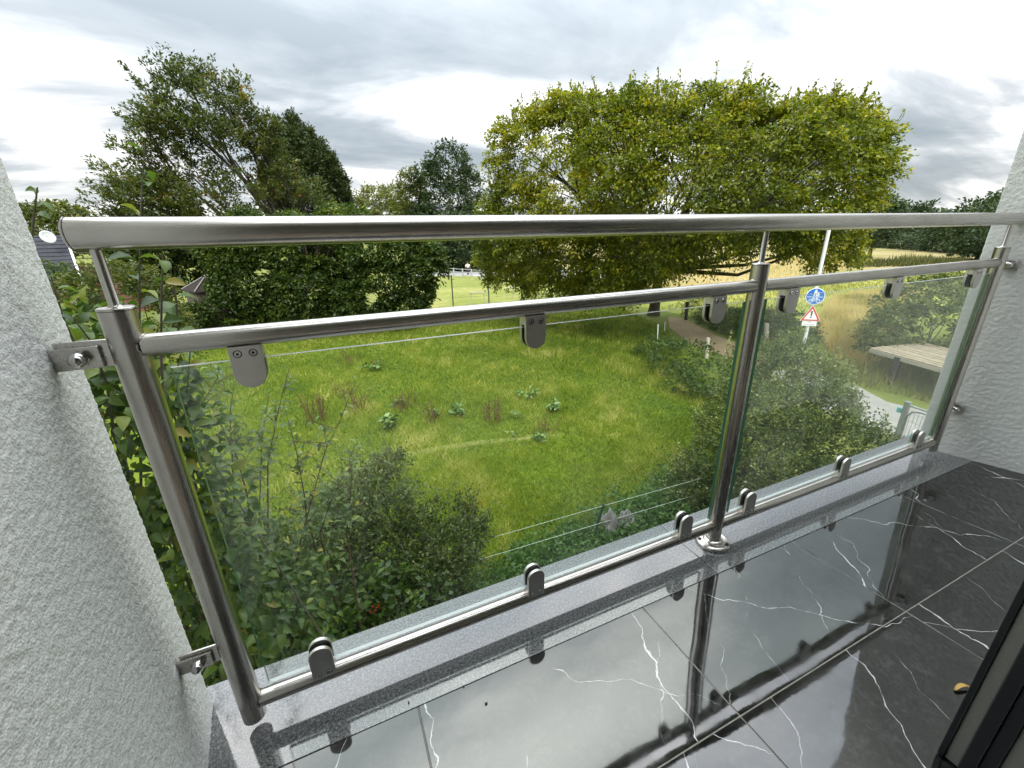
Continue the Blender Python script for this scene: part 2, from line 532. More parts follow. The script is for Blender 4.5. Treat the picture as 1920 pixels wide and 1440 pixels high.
def marble_mat():
    m, t, o = mat_new('black_marble_tile')
    tc = t.node('ShaderNodeTexCoord').outputs['Object']
    rnd = t.node('ShaderNodeObjectInfo').outputs['Random']
    off = t.node('ShaderNodeCombineXYZ')
    t.put(off.inputs[0], t.math('MULTIPLY', rnd, 37.0))
    t.put(off.inputs[1], t.math('MULTIPLY', rnd, 91.0))
    pos = t.vmath('ADD', tc, off.outputs[0])
    warp = t.node('ShaderNodeTexNoise')
    t.put(warp.inputs['Vector'], pos)
    warp.inputs['Scale'].default_value = 15.0
    warp.inputs['Detail'].default_value = 5.0
    wv = t.node('ShaderNodeVectorMath', operation='SCALE')
    t.put(wv.inputs[0], t.vmath('SUBTRACT', warp.outputs['Color'], (0.5, 0.5, 0.5)))
    wv.inputs[3].default_value = 0.042
    posw = t.vmath('ADD', pos, wv.outputs[0])

    def veins(freq, rot, bend, width, seed, cut):
        q = t.mapping(posw, rot=(0, 0, rot), loc=(seed, seed * 1.7, 0))
        sp = t.node('ShaderNodeSeparateXYZ')
        t.put(sp.inputs[0], q)
        u = t.math('ADD', t.math('MULTIPLY', sp.outputs[0], freq), t.math('MULTIPLY', t.noise(q, 1.6, 4, 0.5), bend))
        d = t.math('ABSOLUTE', t.math('SUBTRACT', t.math('FRACT', u), 0.5))
        wob = t.math('MULTIPLY', t.ramp(t.noise(pos, 14 + seed, 3, 0.65), [(0.36, (0.10, 0.10, 0.10)), (0.72, (2.2, 2.2, 2.2))]), width * freq)
        line = t.math('SUBTRACT', 1.0, t.math('DIVIDE', d, wob), clamp=True)
        mask = t.ramp(t.noise(pos, 2.6 + seed * 0.2, 3, 0.6), [(cut, (0, 0, 0)), (cut + 0.06, (1, 1, 1))])
        return t.math('MULTIPLY', line, mask)
    v1 = veins(2.3, rad(24), 1.0, 0.0018, 1.3, 0.42)
    v2 = veins(2.1, rad(-52), 0.9, 0.0012, 4.1, 0.44)
    v3 = veins(3.6, rad(40), 1.3, 0.0010, 7.7, 0.48)
    v = t.math('MAXIMUM', v1, t.math('MAXIMUM', v2, t.math('MULTIPLY', v3, 0.6)))
    cl = t.math('ADD', t.math('MULTIPLY', t.noise(pos, 18, 5, 0.65), 0.5), t.math('MULTIPLY', t.noise(pos, 90, 3, 0.6), 0.5))
    base = t.ramp(cl, [(0.36, (0.004, 0.004, 0.004)), (0.5, (0.009, 0.009, 0.009)), (0.66, (0.040, 0.040, 0.039))])
    col = t.mix(v, base, (0.78, 0.78, 0.77))
    sm = t.noise(tc, 5.0, 5, 0.65)
    r = t.math('ADD', 0.025, t.math('MULTIPLY', t.ramp(sm, [(0.45, (0, 0, 0)), (0.75, (1, 1, 1))]), 0.07))
    h = t.math('ADD', t.noise(tc, 3.2, 2, 0.4), t.math('MULTIPLY', t.noise(tc, 55, 2, 0.5), 0.012))
    p = pbsdf(t, col, r, 0, 0.5, t.bump(h, 0.27, 0.008), ior=1.9)
    t.l.new(p.outputs[0], o.inputs[0])
    return m


M['granite'] = granite_mat()
M['marble'] = marble_mat()
M['grout'] = simple('grey_grout', (0.26, 0.24, 0.21), 0.9, 0, None, 0.25, 60)
M['concrete'] = simple('concrete', (0.28, 0.28, 0.27), 0.9, 0, None, 0.2, 8)


def glass_mat():
    """clear safety glass: mirror share by Schlick, the rest passes straight through"""
    m, t, o = mat_new('clear_safety_glass')
    g = t.node('ShaderNodeNewGeometry')
    c = t.math('ABSOLUTE', t.vmath('DOT_PRODUCT', g.outputs['Normal'], g.outputs['Incoming']))
    f = t.math('ADD', 0.042, t.math('MULTIPLY', 0.958, t.math('POWER', t.math('SUBTRACT', 1.0, c, clamp=True), 5.0)))
    tr = t.node('ShaderNodeBsdfTransparent')
    tr.inputs[0].default_value = (0.955, 0.982, 0.962, 1)
    gl = t.node('ShaderNodeBsdfGlossy')
    gl.inputs['Roughness'].default_value = 0.0
    gl.inputs[0].default_value = (1, 1, 1, 1)
    mx = t.node('ShaderNodeMixShader')
    t.l.new(f, mx.inputs[0])
    t.l.new(tr.outputs[0], mx.inputs[1])
    t.l.new(gl.outputs[0], mx.inputs[2])
    # a film of dust and dried rain scatters a little light
    tc = t.node('ShaderNodeTexCoord').outputs['Object']
    film = t.math('MULTIPLY', t.ramp(t.noise(tc, 2.2, 5, 0.6), [(0.48, (0, 0, 0)), (0.74, (1, 1, 1))]), 0.020)
    df = t.node('ShaderNodeBsdfTranslucent')
    df.inputs[0].default_value = (0.9, 0.9, 0.88, 1)
    m2 = t.node('ShaderNodeMixShader')
    t.l.new(film, m2.inputs[0])
    t.l.new(mx.outputs[0], m2.inputs[1])
    t.l.new(df.outputs[0], m2.inputs[2])
    t.l.new(m2.outputs[0], o.inputs[0])
    return m


M['glass'] = glass_mat()
M['glass_edge'] = simple('green_glass_edge', (0.05, 0.16, 0.11), 0.15, 0, 0.8)
M['glass_rim'] = simple('ground_glass_rim', (0.60, 0.64, 0.62), 0.2, 0, 0.8)

# ================================================================== GROUND AND TERRAIN
def sheet(name, pts, z, mat, kind='structure'):
    mb = MB()
    b = len(mb.v)
    mb.v += [(p[0], p[1], z) for p in pts]
    mb.face(range(len(pts)))
    o = mb.build(name, mat)
    return tag(o, kind=kind)


def px_poly(pts, z):
    return [ground(x, y, z)[:2] for x, y in pts]


S = 4000
sheet('ground', [(-S, -S), (S, -S), (S, S), (-S, S)], GZ - 0.012, M['ground'])
sheet('field', px_poly([(1130, 552), (1300, 548), (1430, 536), (1520, 514), (1600, 507), (1900, 503)], GZ) + [(900, 330), (900, 1200), (120, 1200), (46, 92)], GZ - 0.004, M['field'])
sheet('green_field', [(21, 19), (30, 11), (48, 10), (160, 48), (140, 62), (62, 43.5), (30, 46.5), (20, 40)], GZ - 0.008, M['greenfield'])
sheet('meadow', [(-6, 2.5), (5.5, 3.4), (8.2, 4.0), (10.5, 6.6), (13.5, 11.5), (17, 16.5), (19.5, 24), (6, 28.5), (-9, 33)], GZ, M['meadow'])
sheet('lawn', [(2, 30), (10, 27.5), (22, 24.5), (30, 36), (24, 48), (13.5, 57), (-2, 56)], GZ + 0.004, M['lawn'])
sheet('park_path', [(12, 56.5), (24, 48.6), (31, 36.5), (40, 40), (36, 52), (20, 60), (11, 62)], GZ + 0.002, M['asphalt'])
sheet('dirt_path', px_poly([(1252, 594), (1284, 598), (1345, 630), (1405, 652), (1440, 668), (1440, 690), (1400, 678), (1340, 662), (1288, 640), (1255, 614)], GZ), GZ + 0.006, M['dirt'])
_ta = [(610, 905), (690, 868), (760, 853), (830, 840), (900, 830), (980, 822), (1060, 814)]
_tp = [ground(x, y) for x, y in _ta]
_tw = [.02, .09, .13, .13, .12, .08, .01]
sheet('pale_arc', [(p[0], p[1] - w_) for p, w_ in zip(_tp, _tw)] + [(p[0], p[1] + w_) for p, w_ in list(zip(_tp, _tw))[::-1]], GZ + 0.005, M['arc_turf'])  # pale arc-shaped strip on the meadow, narrowing at both ends
sheet('paved_path', [(11.2, 2.2), (13.6, 6.6), (15.2, 9.2), (17.4, 8.6), (15.6, 5.6), (15.8, 4.2), (24, 1.6), (22, -3)], GZ + 0.006, M['paving'])

# ================================================================== BUILDING ROUND THE BALCONY
DOOR_Y = -0.60


def stucco_wall(name, edge, back, ztop, zbot, inward, cell, amp, seed, label, thick):
    """Wall seen on its inner face; face and outer edge are a fine grid roughened grain by grain."""
    t = thing(name, (edge[0], edge[1], zbot), label, 'wall')
    rng = np.random.default_rng(seed)
    e, b = np.array(edge, float), np.array(back, float)
    L = np.linalg.norm(b - e)
    d = (b - e) / L
    nrm = np.array([-d[1], d[0]])
    if np.dot(nrm, inward) < 0:
        nrm = -nrm
    # profile runs along the outer end (thickness) and then along the inner face
    nt, nf = max(4, int(0.05 / cell)), int(L / cell)
    prof = [(e - nrm * 0.05 * (1 - i / nt), None) for i in range(nt)] + [(e + d * L * i / nf, None) for i in range(nf + 1)]
    P = np.array([p[0] for p in prof])
    N = np.array([-d * 1.0 if i < nt else nrm for i in range(len(P))])
    N[nt] = unit(nrm - d)
    nz = int((ztop - zbot) / cell)
    Z = np.linspace(zbot, ztop, nz + 1)
    # grain: filtered random field
    g = rng.standard_normal((len(Z), len(P)))

    def smooth(a, k):
        for _ in range(k):
            a = (a + np.roll(a, 1, 0) + np.roll(a, -1, 0) + np.roll(a, 1, 1) + np.roll(a, -1, 1)) / 5
        return a / a.std()
    h = 0.6 * g + 0.6 * smooth(g, 1)
    h = np.tanh(h * 0.9) * amp
    XY = P[None, :, :] + N[None, :, :] * h[:, :, None]
    V = np.concatenate([XY, np.broadcast_to(Z[:, None, None], XY.shape[:2] + (1,))], 2).reshape(-1, 3)
    n = len(P)
    i, j = np.meshgrid(np.arange(nz), np.arange(n - 1), indexing='ij')
    a = (i * n + j).ravel()
    F = np.stack([a, a + 1, a + n + 1, a + n], 1)
    if np.dot(np.cross(np.append(d, 0), (0, 0, 1)), np.append(nrm, 0)) < 0:
        F = F[:, ::-1]
    big_mesh('render_coat', V, F, M['stucco'], t, None, True)
    # solid core just behind the coat
    mb = MB()
    q0, q1 = e - nrm * 0.012 + d * 0.012, b - nrm * 0.012
    q2, q3 = b - nrm * thick, e - nrm * thick + d * 0.012
    pts = [q0, q1, q2, q3]
    if np.dot(nrm, (1, 0)) > 0:
        pts = pts[::-1]
    mb.hexa([(p[0], p[1], zbot) for p in pts], [(p[0], p[1], ztop) for p in pts])
    mb.build('core', M['stucco'], t)
    return t


stucco_wall('balcony_wall', (-0.096, 0.088), (-0.006, DOOR_Y - 0.02), 2.5, -0.30, (1, 0), 0.0030, 0.0008, 3,
            'rough white rendered side wall at the near left end of the railing', 0.30)
stucco_wall('balcony_wall', (2.622, 0.075), (2.79, DOOR_Y - 0.02), 2.5, -0.30, (-1, 0), 0.0042, 0.0009, 4,
            'rough white rendered side wall at the far right end of the railing', 0.34)

house = thing('house', (1.3, -3, GZ), 'white rendered house wall and dark room behind the balcony', 'house')
mb = MB()
mb.box(-3.0, 6.0, -3.5, -0.02, GZ, -0.32)                        # storey below
mb.box(-3.0, -0.42, -3.5, 0.02, -0.318, 2.5)
mb.box(3.16, 6.0, -3.5, 0.02, -0.318, 2.5)
mb.build('lower_wall', M['stucco'], house)
mb = MB()
mb.box(2.20, 2.76, DOOR_Y - 0.28, DOOR_Y, 0.0, 2.5)              # wall to the right of the door
mb.box(-0.02, 2.198, DOOR_Y - 0.28, DOOR_Y, 2.2, 2.5)
mb.build('door_wall', M['stucco'], house)
mb = MB()
mb.box(-0.40, 3.14, -3.4, DOOR_Y - 0.33, -0.06, -0.02)
mb.build('room_floor', M['room_floor'], house)
mb = MB()                                                        # back wall of the room
mb.box(-0.40, 3.14, -3.5, -3.4, -0.02, 2.48)
mb.build('back_wall', M['room_wall'], house)
for x0, x1 in ((-0.41, -0.06), (3.0, 3.15)):
    mb = MB(); mb.box(x0, x1, -3.398, DOOR_Y - 0.33, -0.018, 2.48)
    mb.build('room_wall', M['room_wall'], house)
mb = MB(); mb.box(-0.40, 3.14, -3.5, DOOR_Y - 0.33, 2.482, 2.6)
mb.build('room_ceiling', M['room_wall'], house)

slab = MB()
slab.hexa([(-0.4, DOOR_Y, -0.30), (3.1, DOOR_Y, -0.30), (3.1, 0.112, -0.30), (-0.4, 0.112, -0.30)],
          [(-0.4, DOOR_Y, -0.034), (3.1, DOOR_Y, -0.034), (3.1, 0.112, -0.034), (-0.4, 0.112, -0.034)])
tag(slab.build('balcony_slab', M['concrete']), kind='structure')


def sill_y(x):
    return 0.137


sill = thing('balcony_sill', (1.2, 0, -0.03), 'speckled grey polished granite sill under the railing', 'sill')
for xa, xb in ((-0.115, 1.1885), (1.1905, 3.0)):
    mb = MB()
    mb.hexa([(xa, -0.1025, -0.032), (xb, -0.1025, -0.032), (xb, sill_y(xb), -0.032), (xa, sill_y(xa), -0.032)],
            [(xa, -0.1025, 0), (xb, -0.1025, 0), (xb, sill_y(xb), 0), (xa, sill_y(xa), 0)])
    mb.build('granite_slab', M['granite'], sill, 0.0012)

FLOOR_TILT = 0.026            # the tiles fall towards the edge for drainage


def tilt(y):
    return max(0.0, (-0.104 - y)) * FLOOR_TILT


bed = MB()
bed.hexa([(-0.09, DOOR_Y - 0.04, -0.032), (2.8, DOOR_Y - 0.04, -0.032), (2.8, -0.1045, -0.032), (-0.09, -0.1045, -0.032)],
         [(-0.09, DOOR_Y - 0.04, tilt(DOOR_Y - 0.04) - 0.0014), (2.8, DOOR_Y - 0.04, tilt(DOOR_Y - 0.04) - 0.0014), (2.8, -0.1045, -0.0014), (-0.09, -0.1045, -0.0014)])
floor = tag(bed.build('floor', M['grout']), kind='structure')
first_tile = None
for r, (ya, yb) in enumerate(((-0.1042, -0.4005), (-0.4035, -0.6400))):
    for c in range(-1, 5):
        xa, xb = 0.311 + (c - 1) * 0.600 + 0.0014, 0.311 + c * 0.600 - 0.0014
        xa, xb = max(xa, -0.10), min(xb, 2.80)
        if xb - xa < 0.05:
            continue
        mb = MB()
        mb.hexa([(xa, yb, tilt(yb) - 0.010), (xb, yb, tilt(yb) - 0.010), (xb, ya, tilt(ya) - 0.010), (xa, ya, tilt(ya) - 0.010)],
                [(xa, yb, tilt(yb)), (xb, yb, tilt(yb)), (xb, ya, tilt(ya)), (xa, ya, tilt(ya))])
        mb.build('tile', M['marble'], floor, 0.0007, 1)

# door frame beside the camera
df = thing('door_frame', (1.2, -0.7, 0), 'dark anthracite door frame with pale grey strips at the lower right corner', 'door frame')
prof = [('gasket', -0.600, -0.609, 1.182, 'frame_dark'), ('strip', -0.6095, -0.6285, 1.186, 'frame_grey'), ('profile', -0.629, -0.647, 1.178, 'frame_dark'),
        ('profile', -0.6475, -0.665, 1.182, 'frame_dark'), ('strip', -0.6655, -0.700, 1.187, 'frame_grey'), ('profile', -0.7005, -0.80, 1.176, 'frame_dark')]
for nm, ya, yb, x, mt in prof:
    mb = MB()
    mb.box(x, 1.25, yb, ya, 0.004 + tilt(ya), 2.2)
    mb.build(nm, M[mt], df, 0.0015)

for nm, bx in (('bottom_rail', (1.252, 2.19, 0.03, 0.12)), ('top_rail', (1.252, 2.19, 2.10, 2.19)), ('side_rail', (2.11, 2.19, 0.121, 2.099))):
    mb = MB(); mb.box(bx[0], bx[1], -0.70, -0.64, bx[2], bx[3]); mb.build(nm, M['frame_dark'], df, 0.0015)
mb = MB()
mb.box(1.252, 2.109, -0.674, -0.668, 0.121, 2.099)
mb.build('door_pane', M['glass'], df)

# dry leaf and grit on the tiles
mb = MB()
n = 7
for i in range(n + 1):
    u = i / n
    wd = 0.0030 * math.sin(math.pi * min(1, 0.08 + u * 0.9)) + 0.0006
    x, y, z = 1.360 + 0.036 * u, -0.556 - 0.016 * u + 0.006 * math.sin(u * 2.5), tilt(-0.56) + 0.0015 + 0.006 * math.sin(u * math.pi) + 0.002 * u
    mb.v += [(x - wd * 0.3, y - wd, z + 0.0035), (x, y, z), (x + wd * 0.3, y + wd, z + 0.003)]
for i in range(n):
    b = 3 * i
    mb.face([b, b + 3, b + 4, b + 1], True); mb.face([b + 1, b + 4, b + 5, b + 2], True)
o = mb.build('dry_leaf', M['yellow_leaf'])
so = o.modifiers.new('solid', 'SOLIDIFY'); so.thickness = 0.0008
tag(o, 'curled dry yellow leaf lying on the black tiles by the door frame', 'leaf')
mb = MB()
for i, (px, py, s) in enumerate(((911, 1317, 0.0034), (766, 1315, 0.002), (869, 1285, 0.0015))):
    p = ground(px, py, 0.004)
    mb.hexa([(p[0] - s, p[1] - s * .5, p[2] - .004), (p[0] + s, p[1] - s * .7, p[2] - .004), (p[0] + s * .8, p[1] + s * .6, p[2] - .004), (p[0] - s * .7, p[1] + s * .5, p[2] - .004)],
            [(p[0] - s * .8, p[1] - s * .4, p[2] + s), (p[0] + s * .8, p[1] - s * .5, p[2] + s * .8), (p[0] + s * .6, p[1] + s * .5, p[2] + s), (p[0] - s * .6, p[1] + s * .4, p[2] + s * .7)])
tag(mb.build('grit', M['grit']), 'few pale grains of grit on the black tiles near the sill', 'grit', kind='stuff')

# ================================================================== RAILING
XM, XR = 1.2804, 2.5536
RP, RH, RM_ = 0.0209, 0.0205, 0.0160
ZH, ZM, ZB, ZC = 0.9589, 0.8080, 0.0685, 0.8642
rail = thing('balcony_railing', (1.28, 0, 0), 'brushed stainless steel balcony railing with two clear glass panes', 'railing')
# handrail
mb = MB()
mb.tube([(-0.018, 0, ZH), (2.628, 0, ZH)], RH, 40)
hr = mb.build('handrail', M['steel_x'], rail)
for x0, x1, s in ((-0.0225, -0.0190, -1), (2.6290, 2.6330, 1)):
    mb = MB()
    a, b = (x0, x1) if s > 0 else (x1, x0)
    mb.tube([(a, 0, ZH), (a + (b - a) * 0.55, 0, ZH), (b, 0, ZH)], [RH + 0.0003, RH + 0.0003, RH - 0.002], 40)
    mb.build('end_cap', M['steel_satin'], hr)
for x in (-0.0185, 2.6285):
    mb = MB()
    mb.tube([(x - 0.0006, 0, ZH), (x + 0.0006, 0, ZH)], RH - 0.0006, 32)
    mb.build('cap_seam', M['dark_gap'], hr)
# posts
for x, zb in ((0.0, 0.0292), (XM, 0.006), (XR, 0.0285)):
    mb = MB()
    mb.tube([(x, 0, zb), (x, 0, ZC - 0.0044)], RP, 40)
    po = mb.build('post', M['steel_z'], rail)
    mb = MB()
    mb.tube([(x, 0, ZC - 0.0044), (x, 0, ZC - 0.0036)], RP - 0.0007, 32)
    mb.build('cap_seam', M['dark_gap'], po)
    mb = MB()
    mb.tube([(x, 0, ZC - 0.0036), (x, 0, ZC - 0.0008), (x, 0, ZC)], [RP + 0.0004, RP + 0.0004, RP - 0.0009], 40)
    mb.build('post_cap', M['steel_satin'], po)
    mb = MB()
    mb.tube([(x, 0, ZC - 0.0005), (x, 0, ZC + 0.001), (x, 0, ZC + 0.004), (x, 0, ZH - RH + 0.003)], [0.0115, 0.0085, 0.0066, 0.0066], 24, False)
    mb.build('pin', M['steel_z'], po)
# round foot under the middle post
mb = MB()
mb.tube([(XM, 0, 0.0), (XM, 0, 0.004), (XM, 0, 0.0105), (XM, 0, 0.0135)], [0.0525, 0.053, 0.0505, 0.043], 48)
mb.tube([(XM, 0, 0.012), (XM, 0, 0.0165), (XM, 0, 0.019)], [0.031, 0.029, RP + 0.0008], 40, False)
ft = mb.build('base_flange', M['steel_satin'], rail)
for bx, by in ((XM + 0.018, -0.038), (XM - 0.038, 0.018), (XM + 0.036, 0.02)):
    mb = MB()
    mb.tube([(bx, by, 0.012), (bx, by, 0.0155)], 0.0055, 6)
    mb.build('bolt', M['dark_gap'], ft)
# rails between the posts
for xa, xb in ((RP - 0.003, XM - RP + 0.003), (XM + RP - 0.003, XR - RP + 0.003)):
    for nm, z in (('upper_rail', ZM), ('lower_rail', ZB)):
        mb = MB()
        mb.tube([(xa, 0, z), (xb, 0, z)], RM_, 36)
        rr = mb.build(nm, M['steel_x'], rail)
        for xe, s in ((xa + 0.0035, 1), (xb - 0.0035, -1)):        # weld beads where rail meets post
            mb = MB()
            pts = []
            for k in range(25):
                a = 2 * math.pi * k / 24
                yy, zz = (RM_ + 0.0004) * math.cos(a), (RM_ + 0.0004) * math.sin(a)
                xo = math.sqrt(max(RP * RP - yy * yy, 0))
                xc = xe - s * (RP + 0.0005)
                pts.append((xc + s * (xo + 0.0012), yy, z + zz))
            mb.tube(pts, 0.0012, 6, False)
            mb.build('weld', M['steel_satin'], rr)
# glass panes
for xa, xb in ((0.040, 1.2435), (1.3235, 2.5150)):
    mb = MB()
    z0, z1, h = 0.103, 0.7715, 0.0042
    b = len(mb.v)
    mb.v += [(xa, -h, z0), (xb, -h, z0), (xb, -h, z1), (xa, -h, z1), (xa, h, z0), (xb, h, z0), (xb, h, z1), (xa, h, z1)]
    mb.face([0, 1, 2, 3]); mb.face([5, 4, 7, 6])
    mb.face([3, 2, 6, 7], mat=2); mb.face([1, 0, 4, 5], mat=2)
    mb.face([0, 3, 7, 4], mat=1); mb.face([2, 1, 5, 6], mat=1)
    mb.build('glass_pane', [M['glass'], M['glass_edge'], M['glass_rim']], rail)


def clamp_outline(x, z0, z1, hw, up):
    """D shape in the x-z plane: flat end at z0, round end at z1"""
    s = 1 if up else -1
    zc = z1 - s * hw
    pts = [(x - hw, z0), (x + hw, z0)]
    for k in range(13):
        a = math.pi * k / 12
        pts.append((x + hw * math.cos(a), zc + s * hw * math.sin(a)))
    return pts if up else pts[::-1]


def make_clamp(x, up):
    hw = 0.0225
    z0, z1 = (0.0755, 0.1555) if up else (0.7945, 0.7275)
    mb = MB()
    for ya, yb in ((-0.0150, -0.0072), (0.0072, 0.0150)):
        pts = clamp_outline(x, z0, z1, hw, up)
        mb.prism([(p[0], yb, p[1]) for p in pts], (0, ya - yb, 0))
    zs = (0.081, 0.099) if up else (0.7755, 0.7935)
    mb.box(x - hw + 0.0004, x + hw - 0.0004, -0.0072, 0.0072, *zs)
    cl = mb.build('glass_clamp', M['steel_cast'], rail, 0.0010)
    mb = MB()
    for ya, yb in ((-0.0071, -0.0045), (0.0045, 0.0071)):
        pts = clamp_outline(x, 0.100 if up else 0.7745, z1 + (-0.0012 if up else 0.0012), hw - 0.0012, up)
        mb.prism([(p[0], yb, p[1]) for p in pts], (0, ya - yb, 0))
    mb.build('gasket', M['rubber'], cl)
    for sx in (-0.0105, 0.0105):
        zs = 0.0865 if up else 0.7835
        mb = MB()
        mb.tube([(x + sx, -0.0149, zs), (x + sx, -0.01525, zs)], 0.0061, 20)
        sc = mb.build('screw_recess', M['dark_gap'], cl)
        mb = MB()
        mb.tube([(x + sx, -0.0150, zs), (x + sx, -0.0160, zs)], [0.0052, 0.0046], 20)
        mb.build('screw', M['chrome'], cl)
        mb = MB()
        mb.tube([(x + sx, -0.0158, zs), (x + sx, -0.01625, zs)], 0.0021, 6)
        mb.build('screw_socket', M['dark_gap'], cl)


for x in (0.1405, 0.640, 1.1395, 1.410, 1.905, 2.400):
    make_clamp(x, False)
    make_clamp(x, True)
# wall brackets
for side, xw in ((-1, -0.0875), (1, 2.636)):
    for z in (0.801, 0.2165):
        xp = 0.0 if side < 0 else XR
        d = side
        mb = MB()
        xa, xb = sorted((xp + d * 0.016, xp + d * 0.080))
        mb.box(xa, xb, 0.0, 0.005, z - 0.0185, z + 0.0205)
        br = mb.build('wall_bracket', M['steel_satin'], rail, 0.0012)
        mb = MB()
        xa, xb = sorted((xw + d * 0.012, xp + d * 0.031))
        mb.box(xa, xb, -0.0058, -0.0008, z - 0.0175, z + 0.0135)
        mb.build('angle_plate', M['steel_satin'], br, 0.0012)
        mb = MB()
        xa, xb = sorted((xw + d * 0.012, xw - d * 0.0045))
        mb.box(xa, xb, -0.030, 0.026, z - 0.0175, z + 0.0135)
        if side > 0:
            mb.build('wall_plate', M['steel_satin'], br, 0.001)
        xb_ = xp + d * 0.053
        mb = MB()
        mb.tube([(xb_, -0.0058, z - 0.002), (xb_, -0.0140, z - 0.002)], 0.0118, 6)
        bo = mb.build('hex_nut', M['chrome'], br, 0.0008)
        mb = MB()
        pts, rr = [], []
        for k in range(7):
            a = k / 6 * math.pi / 2
            pts.append((xb_, -0.0140 - 0.0125 * math.sin(a), z - 0.002)); rr.append(max(0.0102 * math.cos(a), 0.0004))
        mb.tube(pts, rr, 24)
        mb.build('dome_nut', M['chrome'], br)

# ================================================================== VEGETATION TOOLS
def quad_leaves(base, tdir, nrm, length, width, fold=0.18):
    """four-cornered folded leaves; every argument is an array over leaves"""
    t = unit(tdir)
    s = unit(np.cross(t, nrm))
    n = np.cross(s, t)
    L, W = length[:, None], width[:, None]
    V = np.empty((len(base), 4, 3))
    V[:, 0] = base
    V[:, 1] = base + t * L * 0.45 + s * W * 0.5 + n * W * fold
    V[:, 2] = base + t * L
    V[:, 3] = base + t * L * 0.45 - s * W * 0.5 + n * W * fold
    return V.reshape(-1, 3)


def add_quads(name, V, tint, mat, parent, kind=None):
    n = len(V) // 4
    F = np.arange(4 * n).reshape(n, 4)
    o = big_mesh(name, V, F, mat, parent, np.repeat(tint, 4))
    if kind: o['kind'] = kind
    return o


def lobe_points(rng, lobes, centre, density, keep=-0.35, shell=(0.72, 1.06), cull=0.72):
    """points spread over the skins of overlapping ellipsoid lobes, outward side"""
    P, O, I = [], [], []
    lob = [(np.array(c, float), np.array(r if hasattr(r, '__len__') else (r, r, r), float)) for c, r in lobes]
    centre = np.array(centre, float)
    for i, (c, r) in enumerate(lob):
        n = max(3, int(density * 4 * math.pi * (r.prod() ** (2 / 3))))
        d = unit(rng.standard_normal((n, 3)))
        p = c + d * r * rng.uniform(shell[0], shell[1], (n, 1))
        out = unit(p - centre)
        ok = (d * out).sum(1) > keep
        for k, (c2, r2) in enumerate(lob):
            if k != i:
                ok &= np.linalg.norm((p - c2) / r2, axis=1) > cull
        P.append(p[ok]); O.append(unit(d[ok] * 0.75 + out[ok] * 0.5)); I.append(np.full(ok.sum(), i))
    return np.concatenate(P), np.concatenate(O), np.concatenate(I)


def sprays(rng, P, O, K, span, leaf, droop=0.35, flat=0.7, wide=0.5, rise=0.0, jitter=0.5):
    """leaves set along short twigs that start at P and run out along O"""
    m = len(P)
    up = np.array([0, 0, 1.0])
    a = unit(O + up * rise - up * 0.15 + 0.25 * rng.standard_normal((m, 3)))
    s = unit(np.cross(a, up) + 1e-3)
    sp = span * rng.uniform(0.6, 1.3, (m, 1))
    t = rng.uniform(-0.4, 0.6, (m, K, 1))
    side = rng.uniform(-1, 1, (m, K, 1))
    taper = 1.0 - 0.6 * np.clip(t + 0.2, 0, 1)
    base = P[:, None, :] + a[:, None, :] * t * sp[:, None, :] + s[:, None, :] * side * wide * sp[:, None, :] * taper
    base[:, :, 2] -= (droop * (t[:, :, 0] + 0.4) ** 2 * sp) + np.abs(side[:, :, 0]) * droop * 0.25 * sp
    base += 0.10 * sp[:, None, :] * rng.standard_normal(base.shape)
    td = a[:, None, :] * 0.7 + s[:, None, :] * np.sign(side) * 0.6 + jitter * rng.standard_normal(base.shape)
    td[:, :, 2] -= droop
    nr = up * flat + 0.55 * rng.standard_normal(base.shape)
    ln = leaf[0] * rng.uniform(0.65, 1.25, m * K)
    wd = leaf[1] * rng.uniform(0.75, 1.2, m * K)
    return quad_leaves(base.reshape(-1, 3), td.reshape(-1, 3), nr.reshape(-1, 3), ln, wd)


def limbs(mb, rng, base, lobes, r0, split, every=1):
    """tapering trunk with a limb into each lobe"""
    base = np.array(base, float)
    top = np.array(split, float)
    mb.tube([base - (0, 0, 0.1), base + (top - base) * 0.15, top], [r0 * 1.35, r0, r0 * 0.75], 10)
    for c, r in lobes[::every]:
        c = np.array(c, float)
        rr = np.max(r)
        mid = top * 0.5 + c * 0.5 + rng.standard_normal(3) * 0.08 * np.linalg.norm(c - top)
        mid[2] -= 0.05 * np.linalg.norm(c - top)
        mb.tube([top - (0, 0, r0), mid, c], [r0 * 0.5, r0 * 0.26, r0 * 0.09], 6)
        for _ in range(4):
            d = unit(rng.standard_normal(3) + (c - top) / max(np.linalg.norm(c - top), 1e-6))
            mb.tube([mid * 0.4 + c * 0.6, c + d * rr * 0.4, c + d * rr * 0.85 + (0, 0, -0.05 * rr)], [r0 * 0.10, r0 * 0.06, r0 * 0.02], 4, False)


